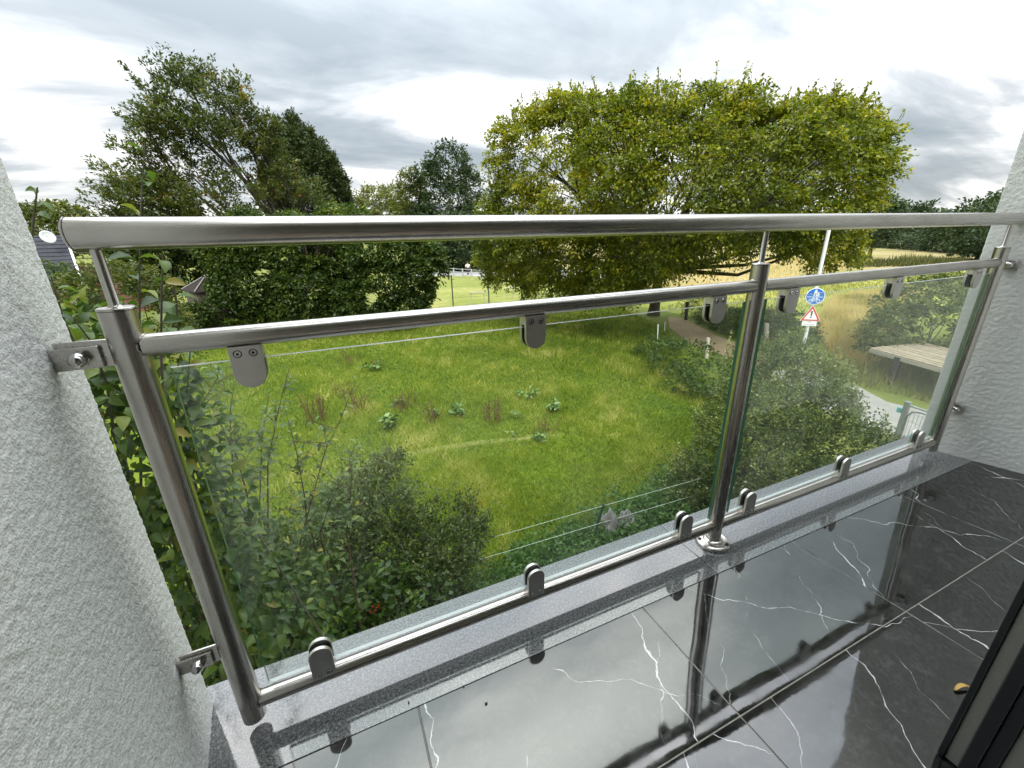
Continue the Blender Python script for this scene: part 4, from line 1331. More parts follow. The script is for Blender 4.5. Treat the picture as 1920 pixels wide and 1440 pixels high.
for k in range(340):
    i = rng.integers(len(P))
    s0 = P[i]
    e = s0 + unit(O[i] + (0, 0, .9) + rng.normal(0, .4, 3)) * rng.uniform(.12, .65)
    mb.tube([s0, (s0 + e) / 2 + rng.normal(0, .015, 3), e], [.003, .0024, .001], 4, False)
    m_ = 14
    u = rng.random(m_)
    SV.append(quad_leaves(s0 + (e - s0) * u[:, None], rng.standard_normal((m_, 3)) + (0, 0, .4), rng.standard_normal((m_, 3)) + (0, 0, 1), np.full(m_, .034), np.full(m_, .02)))
    ST.append(np.clip(rng.normal(.55, .2, m_), 0, 1))
add_quads('twig_leaves', np.concatenate(SV), np.concatenate(ST), M['thorn'], th)
mb.build('twig', M['twig_grey'], th)['kind'] = 'stuff'
for px, py, d in ((698, 1138, 3.02), (704, 1146, 3.0), (710, 1136, 3.03), (694, 1147, 3.0), (706, 1140, 2.98), (580, 1172, 2.9), (576, 1180, 2.88), (584, 1168, 2.9), (900, 945, 4.3), (908, 938, 4.3), (880, 950, 4.4)):
    mb = MB()
    c = at(px, py, d)
    mb.tube([c + (0, 0, .012), c + (0, 0, .008), c, c - (0, 0, .008), c - (0, 0, .011)], [.002, .007, .009, .006, .001], 8)
    mb.build('rose_hip', M['hip_red'], th)

# --- nettle strip along the wire fence
rng = np.random.default_rng(84)
nt = 2600
u = rng.random(nt)
nx = 1.5 + 6.2 * u
ny = 3.55 + 0.17 * (nx - 1.5) * 0.9 + rng.normal(0, .33, nt)
hgt = rng.uniform(.06, .36, nt)
P = np.stack([nx, ny, GZ + hgt], 1)
V = sprays(rng, P, unit(np.stack([rng.normal(0, .4, nt), rng.normal(0, .4, nt), np.ones(nt)], 1)), 14, .22, (.075, .04), droop=.1, wide=.5)
o = add_quads('nettles', V, np.clip(np.repeat(rng.normal(.45, .15, nt), 14) + rng.normal(0, .15, nt * 14), 0, 1), M['nettle'], None, 'stuff')
tag(o, 'dense strip of green nettles along the wire fence', 'nettles')

# ================================================================== MEADOW
def blades(rng, xy, height, width, lean, tri=False):
    n = len(xy)
    a = rng.uniform(0, 2 * math.pi, n)
    s = np.stack([np.cos(a), np.sin(a), np.zeros(n)], 1) * (width * rng.uniform(.6, 1.3, n) * .5)[:, None]
    b = rng.uniform(0, 2 * math.pi, n)
    ld = np.stack([np.cos(b), np.sin(b), np.zeros(n)], 1)
    h = height * rng.uniform(.5, 1.3, n)
    base = np.stack([xy[:, 0], xy[:, 1], np.full(n, GZ)], 1)
    le = lean * rng.uniform(.3, 1.3, n)
    tip = base + ld * (h * le)[:, None]
    tip[:, 2] += h * np.sqrt(np.maximum(1 - (le * .7) ** 2, .1))
    V = np.stack([base - s, base + s, tip], 1).reshape(-1, 3)
    return V, np.arange(3 * n).reshape(n, 3)


def inside(xy, poly):
    x, y = xy[:, 0], xy[:, 1]
    c = np.zeros(len(xy), bool)
    j = len(poly) - 1
    for i in range(len(poly)):
        xi, yi = poly[i]; xj, yj = poly[j]
        c ^= ((yi > y) != (yj > y)) & (x < (xj - xi) * (y - yi) / (yj - yi + 1e-12) + xi)
        j = i
    return c


def clumpy(rng, xy, scale, seed):
    """cheap smooth noise for patchy growth"""
    r = np.random.default_rng(seed)
    v = np.zeros(len(xy))
    for k in range(7):
        f = scale * r.uniform(.5, 2.2); a = r.uniform(0, 6.28); p = r.uniform(0, 6.28)
        v += np.sin((xy[:, 0] * math.cos(a) + xy[:, 1] * math.sin(a)) * f + p)
    return v / 3.0


MEADOW = [(-6, 2.5), (5.5, 3.4), (8.2, 4.0), (10.5, 6.6), (13.5, 11.5), (17, 16.5), (19.5, 24), (6, 28.5), (-9, 33)]
rng = np.random.default_rng(90)
GV, GT = [], []
for (d0, d1, dens, h, wd) in ((3, 9, 1900, .13, .013), (9, 14, 1000, .13, .018), (14, 20, 480, .14, .026), (20, 34, 190, .15, .040)):
    n = int(dens * 0.5 * (d1 * d1 - d0 * d0) * rad(78))
    r_ = np.sqrt(rng.uniform(d0 * d0, d1 * d1, n)); a = rng.uniform(rad(-18), rad(60), n)
    xy = np.stack([CAM[0] + r_ * np.sin(a), CAM[1] + r_ * np.cos(a)], 1)
    xy = xy[inside(xy, MEADOW)]
    cl = 0.6 * clumpy(rng, xy, 1.3, 5) + 0.6 * clumpy(rng, xy, 4.5, 6)
    ty = np.interp(xy[:, 0], [p[0] for p in _tp], [p[1] for p in _tp])              # pale curved arc, blades thinned along it
    on_arc = (np.abs(xy[:, 1] - ty) < .17) & (xy[:, 0] > _tp[0][0]) & (xy[:, 0] < _tp[-1][0])
    keep = rng.random(len(xy)) < np.where(on_arc, .45, 1.0)
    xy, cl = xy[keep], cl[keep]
    V, F = blades(rng, xy, h * (1 + .55 * np.clip(cl, -1, 1.6)), wd, .95)
    GV.append(V)
    GT.append(np.repeat(np.clip(rng.normal(.47, .23, len(xy)) + .26 * cl, 0, 1), 3))
V = np.concatenate(GV)
o = big_mesh('meadow_grass', V, np.arange(len(V)).reshape(-1, 3), M['grass'], None, np.concatenate(GT))
tag(o, 'bright yellow-green grass covering the meadow', 'grass', kind='stuff')


def tall_grass(name, label, poly, dens, h, wd, mat, seed, lean=.5):
    rng = np.random.default_rng(seed)
    p = np.array(poly)
    lo, hi = p.min(0), p.max(0)
    n = int(dens * (hi - lo).prod())
    xy = rng.uniform(lo, hi, (n, 2))
    xy = xy[inside(xy, poly)]
    cl = clumpy(rng, xy, 1.3, seed)
    V, F = blades(rng, xy, h * (1 + .4 * np.clip(cl, -1, 1.4)), wd, lean)
    o = big_mesh(name, V, F, M[mat], None, np.repeat(np.clip(rng.normal(.5, .2, len(xy)) + .12 * cl, 0, 1), 3))
    return tag(o, label, 'grass', kind='stuff')


tall_grass('dry_grass', 'tall golden dry grass behind the blue round sign', px_poly([(1525, 612), (1560, 560), (1640, 545), (1720, 548), (1700, 600), (1640, 640), (1640, 690), (1575, 690)], GZ), 420, .46, .020, 'drygrass', 91, .8)
tall_grass('rough_grass', 'green grass mixed into the golden grass behind the round sign', px_poly([(1545, 600), (1580, 560), (1700, 560), (1720, 600), (1640, 650), (1570, 690)], GZ), 170, .46, .022, 'roughgrass', 191, .8)
tall_grass('rough_grass', 'rough yellowish grass round the wooden deck', px_poly([(1500, 690), (1640, 640), (1790, 640), (1790, 770), (1700, 745), (1590, 722)], GZ), 190, .50, .026, 'roughgrass', 92, .6)
tall_grass('rough_grass', 'weedy grass bank between the dirt path and the tree', px_poly([(1290, 596), (1400, 578), (1490, 588), (1490, 690), (1440, 664), (1405, 648), (1348, 626)], GZ), 110, .45, .030, 'weedgrass', 93, .6)
tall_grass('weed_strip', 'dark weedy strip across the dry field', px_poly([(1585, 503), (1800, 497), (1810, 488), (1590, 491)], GZ), 14, .9, .12, 'weedgrass', 94, .4)
tall_grass('field_tufts', 'thin green tufts in the near part of the field', px_poly([(1240, 580), (1300, 552), (1430, 541), (1530, 519), (1850, 509), (1850, 545), (1560, 575), (1400, 590)], GZ), 26, .22, .05, 'roughgrass', 95, .6)
tall_grass('dry_grass', 'short golden grass on the open field behind the tree', px_poly([(1150, 548), (1300, 545), (1430, 533), (1600, 506), (1600, 480), (1150, 495)], GZ), 9, .30, .09, 'drygrass', 96, .5)

# dock plants, pale rosettes of broad leaves
rng = np.random.default_rng(97)
dock_me = bpy.data.meshes.new('dock_leaf')
dock_me.from_pydata([tuple(p) for p in LEAF_V], [], LEAF_F)
dock_me.polygons.foreach_set('use_smooth', [True] * len(LEAF_F))
dock_me.materials.append(M['dock_leaf'])
docks = (((865, 778), .42, 22, 'broad green dock plant in the middle of the meadow, rightmost but one of its row'), ((1042, 772), .40, 20, 'wide flat green dock plant farthest right in the meadow'),
         ((968, 785), .24, 12, 'small green dock plant between two reddish stalks and the wide dock plant'), ((1014, 828), .34, 14, 'green dock plant with a red stalk nearest the pale arc'),
         ((966, 820), .20, 9, 'smallest green dock plant beside the pale arc'), ((735, 800), .50, 26, 'biggest leafy green dock plant left of the middle of the meadow'), ((700, 697), .45, 16, 'lone green dock plant farthest back in the meadow'),
         ((815, 785), .30, 12, 'green dock plant with brown stalk left of the broad one'), ((990, 748), .40, 18, 'spreading green dock plant just behind the wide flat one'), ((745, 762), .35, 14, 'green dock plant just behind the biggest leafy one'))
for (px, py), rdk, nl, lab in docks:
    c = ground(px, py)
    dk = thing('dock_plant', tuple(c), lab, 'weed', 'dock plants in the meadow')
    crowns = [(rng.normal(0, .34) * rdk, rng.normal(0, .28) * rdk, rng.uniform(0, .12)) for _ in range(5)]
    for k in range(int(nl * 2.4)):
        cw = crowns[k % 5]
        a = k * 2.4 + rng.normal(0, .6)
        el = rng.uniform(-.1, 1.2)
        td = np.array([math.cos(a) * math.cos(el), math.sin(a) * math.cos(el), math.sin(el)])
        nr = np.array([-math.cos(a) * math.sin(el), -math.sin(a) * math.sin(el), math.cos(el)]) + rng.normal(0, .4, 3)
        s, t, n = leaf_frames(td[None], nr[None])
        ln = rdk * rng.uniform(.25, .62)
        m = np.eye(4)
        m[:3, 0], m[:3, 1], m[:3, 2] = s[0] * ln * rng.uniform(.42, .62), t[0] * ln, n[0] * ln
        m[:3, 3] = (cw[0] + rng.normal(0, .03), cw[1] + rng.normal(0, .03), cw[2] + rng.uniform(0, .4) * rdk)
        o = bpy.data.objects.new('leaf', dock_me)
        COL.objects.link(o); o.parent = dk
        o.matrix_basis = Matrix(m.tolist())
stalks = (((590, 790), .85, 26, 'red-brown seed stalks nearest the left post in the meadow'), ((757, 768), .60, 20, 'red-brown seed stalks behind the biggest dock plant'), ((812, 790), .55, 14, 'few brown stalks left of the broad dock plant'),
          ((930, 790), .70, 22, 'red-brown seed stalks right of the broad dock plant'), ((655, 683), .55, 14, 'thin brown stalks far back on the left of the meadow'), ((675, 770), .60, 20, 'red-brown seed stalks left of the biggest dock plant'),
          ((1018, 812), .45, 10, 'short red stalks above the dock plant by the pale arc'), ((652, 744), .5, 14, 'brown stalks beside the tip of the tallest shoot'), ((708, 690), .4, 10, 'dark stalks beside the farthest dock plant'))
for (px, py), h, ns, lab in stalks:
    c = ground(px, py)
    so_ = thing('seed_stalks', tuple(c), lab, 'weed', 'red-brown seed stalks in the meadow')
    mb = MB(); SV = []
    for k in range(ns):
        b = c + (rng.normal(0, .16), rng.normal(0, .16), 0)
        e = b + (rng.normal(0, .18), rng.normal(0, .18), h * rng.uniform(.6, 1.15))
        mb.tube([b, e], [.007, .004], 4, False)
        m_ = 12
        u = rng.uniform(.45, 1, m_)
        SV.append(quad_leaves(b + (e - b) * u[:, None], rng.standard_normal((m_, 3)) + (0, 0, .8), rng.standard_normal((m_, 3)), np.full(m_, .045), np.full(m_, .022)))
    mb.build('stalk', M['red_stalk'], so_)
    V = np.concatenate(SV)
    add_quads('seeds', V, np.zeros(len(V) // 4), M['red_stalk'], so_)

# ================================================================== FENCES AND OTHER THINGS OUTSIDE
# wire fence below the balcony
p_top = at(1132, 948, 6.03); p_bot = ground(1103, 1024)
ztop = p_top[2]
wf = thing('wire_fence', (p_bot[0], p_bot[1], GZ), 'two pale wires on a thin dark green post at the meadow edge', 'fence')
mb = MB(); mb.tube([p_bot - (0, 0, .1), p_top + (0, 0, .03)], .022, 8); mb.build('post', M['post_green'], wf)
wl_, wr_ = ground(915, 1013, ztop), ground(1262, 915, ztop)
dirw = (wr_ - wl_); dirw /= np.linalg.norm(dirw)
for z in (ztop, ztop - .34):
    a = np.array([*(p_top - dirw * 3.4)[:2], z]); m_ = np.array([*p_top[:2], z]); b = np.array([*(p_top + dirw * 4.5)[:2], z + .02])
    mb = MB(); mb.tube([a, (a + m_) / 2 - (0, 0, .012), m_, (m_ + b) / 2 - (0, 0, .012), b], .0032, 6); mb.build('wire', M['wire'], wf)
for s in (-3.4, 4.5):
    q = p_top + dirw * s
    mb = MB(); mb.tube([(q[0], q[1], GZ), (q[0], q[1], ztop + .05)], .022, 8); mb.build('post', M['post_green'], wf)
# crumpled grey sheet
rng = np.random.default_rng(98)
c = ground(1150, 1012)
nn_ = 23
V = []
for i in range(nn_):
    for j in range(nn_):
        u, v = i / (nn_ - 1) - .5, j / (nn_ - 1) - .5
        hh = .50 * math.exp(-((u + .12) / .16) ** 2 - (v / .3) ** 2) + .36 * math.exp(-((u - .28) / .17) ** 2 - (v / .3) ** 2) + .09 * rng.random() + .05 * math.sin(u * 31 + v * 17) + .05 * math.sin(v * 37 - u * 11)
        V.append((c[0] + u * .95 + rng.normal(0, .012), c[1] + v * .6 + rng.normal(0, .012), GZ + .10 + hh))
i, j = np.meshgrid(np.arange(nn_ - 1), np.arange(nn_ - 1), indexing='ij')
a = (i * nn_ + j).ravel()
o = big_mesh('grey_sheet', np.array(V), np.stack([a, a + nn_, a + nn_ + 1, a + 1], 1), M['sheet_grey'])
tag(o, 'crumpled grey plastic sheet lying in the nettles behind the wire fence post', 'sheet')

# paddock posts along the dirt path
for (bp, tp, r, mt, lab) in (((1286, 600), (1289, 566), .09, 'post_dark', 'dark wooden fence post at the far end of the dirt path'), ((1325, 672), (1328, 633), .075, 'post_pale', 'pale wooden fence post in front of the dirt path'),
                              ((1232, 660), (1234, 608), .02, 'pole_white', 'thin white stake left of the dirt path'), ((1246, 622), (1247, 603), .02, 'pole_white', 'short thin stake beside the dark thicket'),
                              ((1436, 640), (1438, 606), .10, 'post_pale', 'pale weathered post in the weeds right of the middle post'), ((1592, 792), (1608, 724), .045, 'post_wood', 'slim grey post before the pale paving')):
    b = ground(*bp)
    d = math.hypot(*(b - CAM)[:2])
    tz = at(tp[0], tp[1], d)
    mb = MB(); mb.tube([b - (0, 0, .1), (tz[0], tz[1], tz[2] - r * .3), tz], [r, r, r * .8], 10)
    tag(mb.build('fence_post', M[mt]), lab, 'post', 'posts along the paths')

# park fence: thin dark posts and wires
pf = thing('park_fence', tuple(ground(915, 570)), 'tall thin dark fence posts between meadow and park lawn', 'fence')
tops = []
for bx, by, tx, ty in ((850, 574, 847, 513), (917, 570, 913, 515), (978, 564, 976, 530), (1034, 559, 1032, 520), (1049, 556, 1047, 520), (1090, 556, 1088, 520)):
    b = ground(bx, by); d = math.hypot(*(b - CAM)[:2]); tp = at(bx, 515, d)
    mb = MB(); mb.tube([b, (b[0], b[1], tp[2])], .05, 8); mb.build('post', M['chainlink'], pf); tops.append((b[0], b[1], tp[2]))
mb = MB()
for z in (-.05, -.9, -1.7):
    for a_, b_ in zip(tops, tops[1:]):
        mb.tube([(a_[0], a_[1], a_[2] + z), (b_[0], b_[1], a_[2] + z)], .006, 4, False)
mb.build('wire', M['chainlink'], pf)
# grey rail fence at the far side of the lawn
rf = thing('rail_fence', tuple(ground(870, 522)), 'low pale grey rail fence along the far edge of the lawn', 'fence')
prev = None
for i, px in enumerate((808, 822, 836, 851.5, 868, 884.5, 902, 922, 945)):
    b = ground(px, 516 + (px - 808) * .085)
    mb = MB(); mb.box(b[0] - .07, b[0] + .07, b[1] - .07, b[1] + .07, GZ, GZ + 1.15); mb.build('post', M['fence_grey'], rf)
    if prev is not None:
        for z in (.35, .7, 1.05):
            mb = MB(); mb.tube([(prev[0], prev[1], GZ + z), (b[0], b[1], GZ + z)], .035, 6); mb.build('rail', M['fence_grey'], rf)
    prev = b
# little goal frame and seats on the lawn
for (x0, y0, x1, y1, hgt, lab) in ((884, 572, 908, 572, .95, 'pale low frame standing on the park lawn, left one'), (951, 560, 962, 560, .9, 'pale low frame on the park lawn under the tree branch')):
    a, b = ground(x0, y0), ground(x1, y1)
    f = thing('goal_frame', tuple((a + b) / 2), lab, 'frame', 'pale frames on the park lawn')
    for p in (a, b):
        mb = MB(); mb.tube([p, p + (0, 0, hgt)], .03, 8); mb.build('upright', M['post_pale'], f)
    mb = MB(); mb.tube([a + (-.1, 0, hgt), b + (.1, 0, hgt)], .05, 8); mb.build('crossbar', M['post_pale'], f)

# distant walker
pb = at(878, 520, 57.5); pb[2] = GZ
pw = thing('person', tuple(pb), 'person in a white top and dark trousers walking behind the rail fence', 'person')


def skin_body(name, joints, edges, mat, parent, root=0):
    me = bpy.data.meshes.new(name)
    me.from_pydata([tuple(np.array(j[:3]) + pb) for j in joints], edges, [])
    me.materials.append(mat)
    o = link(name, me, parent)
    sk = o.modifiers.new('skin', 'SKIN')
    for i, j in enumerate(joints):
        v = me.skin_vertices[0].data[i]
        v.radius = (j[3], j[3]); v.use_root = (i == root)
    sb = o.modifiers.new('sub', 'SUBSURF'); sb.levels = 1; sb.render_levels = 1
    return o


J = [(0, 0, .95, .15), (.0, 0, 1.2, .14), (0, 0, 1.42, .16), (0, 0, 1.52, .055), (0, 0, 1.66, .10), (.22, 0, 1.38, .06), (.30, .05, 1.1, .045), (.26, -.12, .9, .035), (-.22, 0, 1.38, .06), (-.30, -.04, 1.1, .045), (-.28, .1, .9, .035),
     (.10, 0, .90, .095), (.16, .16, .5, .07), (.14, .22, .08, .05), (.14, .06, .04, .04), (-.10, 0, .90, .095), (-.12, -.10, .5, .07), (-.14, -.30, .10, .05), (-.14, -.44, .05, .04)]
E_ = [(0, 1), (1, 2), (2, 3), (3, 4), (2, 5), (5, 6), (6, 7), (2, 8), (8, 9), (9, 10), (0, 11), (11, 12), (12, 13), (13, 14), (0, 15), (15, 16), (16, 17), (17, 18)]
skin_body('body', J, E_, M['skin'], pw)
skin_body('shirt', [(0, 0, .98, .17), (0, 0, 1.2, .165), (0, 0, 1.42, .18), (.23, 0, 1.38, .075), (.30, .04, 1.14, .06), (-.23, 0, 1.38, .075), (-.30, -.03, 1.14, .06)], [(0, 1), (1, 2), (2, 3), (3, 4), (2, 5), (5, 6)], M['cloth_white'], pw)
skin_body('trousers', [(0, 0, .95, .17), (.10, 0, .88, .11), (.16, .16, .5, .085), (.14, .22, .12, .065), (-.10, 0, .88, .11), (-.12, -.10, .5, .085), (-.14, -.30, .13, .065)], [(0, 1), (1, 2), (2, 3), (0, 4), (4, 5), (5, 6)], M['cloth_dark'], pw)
mb = MB(); c = pb
mb.tube([c + (0, .02, 1.62), c + (0, .02, 1.72), c + (0, .02, 1.77), c + (0, .02, 1.79)], [.11, .112, .08, .02], 12); mb.build('hair', M['hair'], pw)

# ---------------------------------------------------------------- road sign
sb = np.array([14.28, 7.94, GZ]); sd = math.hypot(*(sb - CAM)[:2])
sb = at(1497, 690, 16.7); sb[2] = GZ
ptop = at(1545, 414, 16.7)
sg = thing('road_sign', tuple(sb), 'tall pale pole with blue round bicycle sign over a red warning triangle', 'sign')
pole_xy = np.array([sb[0], sb[1]])
mb = MB(); mb.tube([(sb[0], sb[1], GZ), (sb[0], sb[1], ptop[2])], .052, 14); mb.build('pole', M['pole_white'], sg)
to_cam = unit(np.array([CAM[0] - sb[0], CAM[1] - sb[1], 0.0]))
face = unit(np.array([to_cam[0] * math.cos(.3) - to_cam[1] * math.sin(.3), to_cam[0] * math.sin(.3) + to_cam[1] * math.cos(.3), 0]))
sx = unit(np.cross((0, 0, 1), face))            # to the right seen from the front


def on_sign(u, v, w_, zc):
    return tuple(np.array([sb[0], sb[1], zc]) + face * (.075 + w_) + sx * u + np.array([0, 0, v]))


def plate(name, poly, zc, w0, w1, mat):
    mb = MB()
    mb.prism([on_sign(u, v, w0, zc) for u, v in poly], face * (w1 - w0))
    return mb.build(name, mat, sg)


def circ(r, n=40, cx=0.0, cy=0.0):
    return [(cx + r * math.cos(2 * math.pi * k / n), cy + r * math.sin(2 * math.pi * k / n)) for k in range(n)]


zc_disc = at(1515, 555, 16.62)[2]
RD = .265
d_ = plate('round_plate', circ(RD), zc_disc, 0, .012, M['sign_white'])
d2 = MB(); d2.prism([on_sign(u, v, .012, zc_disc) for u, v in circ(RD * .93)], face * .003); d2.build('blue_field', M['sign_blue'], d_)
sym = MB()


def s_poly(poly):
    sym.prism([on_sign(u * RD, v * RD, .015, zc_disc) for u, v in poly], face * .003)


def s_line(a, b, wd):
    a, b = np.array(a), np.array(b)
    n_ = np.array([-(b - a)[1], (b - a)[0]]); n_ = n_ / np.linalg.norm(n_) * wd / 2
    s_poly([a - n_, b - n_, b + n_, a + n_])


def s_ring(cx, cy, r, wd, n=20):
    for k in range(n):
        a, b = 2 * math.pi * k / n, 2 * math.pi * (k + 1) / n
        s_poly([(cx + (r - wd) * math.cos(a), cy + (r - wd) * math.sin(a)), (cx + r * math.cos(a), cy + r * math.sin(a)), (cx + r * math.cos(b), cy + r * math.sin(b)), (cx + (r - wd) * math.cos(b), cy + (r - wd) * math.sin(b))])


s_line((-.84, -.06), (.84, -.06), .05)
s_poly(circ(.10, 14, -.02, .70)); s_poly([(-.20, .28), (.14, .28), (.12, .60), (-.16, .60)]); s_line((-.12, .30), (-.16, .02), .10); s_line((.06, .30), (.10, .02), .10)
s_poly(circ(.075, 12, .27, .46)); s_poly([(.18, .20), (.38, .20), (.34, .40), (.22, .40)]); s_line((.23, .22), (.22, .02), .07); s_line((.33, .22), (.35, .02), .07)
s_ring(-.38, -.52, .22, .05); s_ring(.38, -.52, .22, .05)
for a_, b_ in (((-.38, -.52), (-.14, -.24)), ((-.14, -.24), (.24, -.24)), ((-.38, -.52), (.0, -.52)), ((.0, -.52), (.24, -.24)), ((.38, -.52), (.22, -.16)), ((.0, -.52), (-.18, -.16)), ((-.26, -.16), (-.10, -.16)), ((.14, -.14), (.28, -.14))):
    s_line(a_, b_, .05)
sym.build('symbol', M['sign_white'], d_)
zt = at(1508, 587, 16.62)[2]
tri = [(-.285, -.235), (.285, -.235), (0, .27)]
tp_ = plate('triangle_plate', tri, zt, .016, .026, M['sign_white'])
mb = MB(); mb.prism([on_sign(u * .95, v * .95 - .004, .026, zt) for u, v in tri], face * .002); mb.build('red_border', M['sign_red'], tp_)
mb = MB(); mb.prism([on_sign(u * .68, v * .68 - .028, .028, zt) for u, v in tri], face * .002); mb.build('white_field', M['sign_white'], tp_)
mb = MB(); mb.prism([on_sign(u, v, .030, zt) for u, v in ((-.018, -.075), (.018, -.075), (.030, .085), (-.030, .085))], face * .002)
mb.prism([on_sign(u, v, .030, zt) for u, v in circ(.026, 12, 0, -.120)], face * .002); mb.build('exclamation_mark', M['sign_black'], tp_)
zp = zt - .235 - .085
pp_ = plate('text_plate', [(-.205, -.085), (.205, -.085), (.205, .078), (-.205, .078)], zp, .0, .010, M['sign_white'])
rng = np.random.default_rng(99)
mb = MB()
for row, n_, v0 in ((0, 3, .020), (1, 11, -.058)):
    wch = .030
    x = -n_ * wch / 2
    for k in range(n_):
        mb.prism([on_sign(x + .004, v0, .010, zp)] and [on_sign(a, b, .010, zp) for a, b in ((x + .004, v0), (x + .011, v0), (x + .011, v0 + .042), (x + .004, v0 + .042))], face * .002)
        mb.prism([on_sign(a, b, .010, zp) for a, b in ((x + .013, v0 + .004), (x + .024, v0 + .004), (x + .024, v0 + .012), (x + .013, v0 + .012))], face * .002)
        x += wch
mb.build('lettering', M['sign_black'], pp_)

# ---------------------------------------------------------------- wooden deck table on dark legs
leg_b = ground(1689, 724)
ld = math.hypot(*(leg_b - CAM)[:2])
ZT = at(1693, 668, ld)[2]
A = ground(1631, 652, ZT); Bk = ground(1732, 642, ZT); Fr = ground(1768, 690, ZT)
ex = Fr - A; ey = Bk - A
dk = thing('wooden_deck', (leg_b[0], leg_b[1], GZ), 'pale weathered wooden deck on dark legs beside the right wall', 'deck')
nb = 12
M['deck'] = simple('deck_board', (0.30, 0.245, 0.17), 0.85, 0, None, 0.4, 7)
for k in range(nb):
    a0, a1 = k / nb + .007, (k + 1) / nb - .007
    lo = [A + ey * a0, A + ex * 1.25 + ey * a0, A + ex * 1.25 + ey * a1, A + ey * a1]
    dz = .004 * (k % 3)
    mb = MB(); mb.hexa([(p[0], p[1], ZT - .035) for p in lo], [(p[0], p[1], ZT + dz) for p in lo])
    mb.build('board', M['deck'], dk)
mb = MB()
lo = [A + ey * -.004, A + ex * 1.25 + ey * -.004, A + ex * 1.25 + ey * .02, A + ey * .02]
mb.hexa([(p[0], p[1], ZT - .16) for p in lo], [(p[0], p[1], ZT - .038) for p in lo]); mb.build('edge_beam', M['post_pale'], dk)
M['leg'] = simple('dark_leg', (0.03, 0.027, 0.024), 0.85, 0, None, 0.3, 20)
for u, v in ((.43, .02), (1.1, .02), (.43, .9), (1.1, .9)):
    p = A + ex * u + ey * v
    mb = MB(); mb.box(p[0] - .09, p[0] + .09, p[1] - .09, p[1] + .09, GZ, ZT - .05); mb.build('leg', M['leg'], dk)

# ---------------------------------------------------------------- galvanised gate
g0 = ground(1676, 838); gd = math.hypot(*(g0 - CAM)[:2])
gt_ = at(1697, 755, gd)
gate = thing('metal_gate', (g0[0], g0[1], GZ), 'galvanised mesh gate on a square post beside the right wall', 'gate')
zt_ = gt_[2]
r1 = ground(1738, 768, zt_)
gx = unit(np.array([r1[0] - g0[0], r1[1] - g0[1], 0.0]))
px_ = lambda s, z: (g0[0] + gx[0] * s, g0[1] + gx[1] * s, z)
mb = MB(); q = .05
mb.box(g0[0] - q, g0[0] + q, g0[1] - q, g0[1] + q, GZ, zt_ + .04); mb.build('post', M['galv'], gate, .004)
mb = MB(); mb.tube([px_(.05, zt_ - .04), px_(1.9, zt_ - .04)], .024, 10); mb.build('top_rail', M['galv'], gate)
mb = MB(); mb.tube([px_(.07, GZ + .1), px_(.07, zt_ - .30), px_(.14, zt_ - .17), px_(.30, zt_ - .12), px_(1.9, zt_ - .12)], .020, 10); mb.build('bent_tube', M['galv'], gate)
for k in range(22):
    mb = MB(); mb.tube([px_(.12 + .08 * k, GZ + .12), px_(.12 + .08 * k, zt_ - .13)], .004, 5); mb.build('mesh_wire', M['galv'], gate)
for z in np.arange(GZ + .15, zt_ - .2, .2):
    mb = MB(); mb.tube([px_(.07, z), px_(1.9, z)], .004, 5); mb.build('mesh_wire', M['galv'], gate)
for s, z in ((-.12, zt_ - .22), (.25, GZ + .38)):
    p = px_(s, z)
    mb = MB(); mb.box(p[0] - .05, p[0] + .05, p[1] - .04, p[1] + .04, z - .06, z + .06); mb.build('teal_clip', M['teal'], gate)

# ---------------------------------------------------------------- house and shed on the left
hd = 45.0
r0_, r1_ = at(70, 437, hd), at(119, 441, hd)
hs = thing('brick_house', (r1_[0] - 3, r1_[1] + 3, GZ), 'brick house with slate roof and satellite dish at the far left', 'house')
view = unit(np.array([r1_[0] - CAM[0], r1_[1] - CAM[1], 0.0])); sidev = np.array([view[1], -view[0], 0.0])
ridge_r = r1_; zr = r1_[2]
eave = at(124, 490, hd - 2.8); ze = zr - 3.0
q = lambda s, t_, z: tuple(np.array([r1_[0], r1_[1], 0]) + sidev * s + view * t_ + np.array([0, 0, z]))
mb = MB()
mb.v += [q(-14, 0, zr), q(0, 0, zr), q(.1, -3.2, ze), q(-14, -3.2, ze), q(-14, 3.2, ze), q(.1, 3.2, ze)]
mb.v += [q(-14, 0, zr - .2), q(0, 0, zr - .2), q(.1, -3.2, ze - .2), q(-14, -3.2, ze - .2), q(-14, 3.2, ze - .2), q(.1, 3.2, ze - .2)]
for f in ((0, 3, 2, 1), (0, 1, 5, 4), (6, 7, 8, 9), (6, 10, 11, 7), (1, 2, 8, 7), (5, 1, 7, 11), (2, 3, 9, 8), (4, 5, 11, 10)):
    mb.face(f)
rf_ = mb.build('roof', M['slate'], hs)
mb = MB()
for k in range(12):                                                # courses of slates as raised laths
    t_ = -3.2 * (k + .5) / 12; z = zr + (ze - zr) * (k + .5) / 12
    mb.tube([q(-13.9, t_, z + .02), q(0, t_, z + .02)], .03, 4)
mb.build('slate_course', M['slate'], rf_)['kind'] = 'stuff'
mb = MB(); mb.prism([q(.02, -3.25, ze - .25), q(.14, -3.25, ze - .25), q(.14, -3.25, ze + .05), q(.02, -3.25, ze + .05)], np.array(q(0, 0, zr - ze)) - np.array(q(0, -3.25, 0))); mb.build('verge_board', M['white_paint'], rf_)
mb = MB(); mb.hexa([q(-14, -2.8, GZ), q(-.05, -2.8, GZ), q(-.05, 2.8, GZ), q(-14, 2.8, GZ)], [q(-14, -2.8, ze - .1), q(-.05, -2.8, ze - .1), q(-.05, 2.8, ze - .1), q(-14, 2.8, ze - .1)])
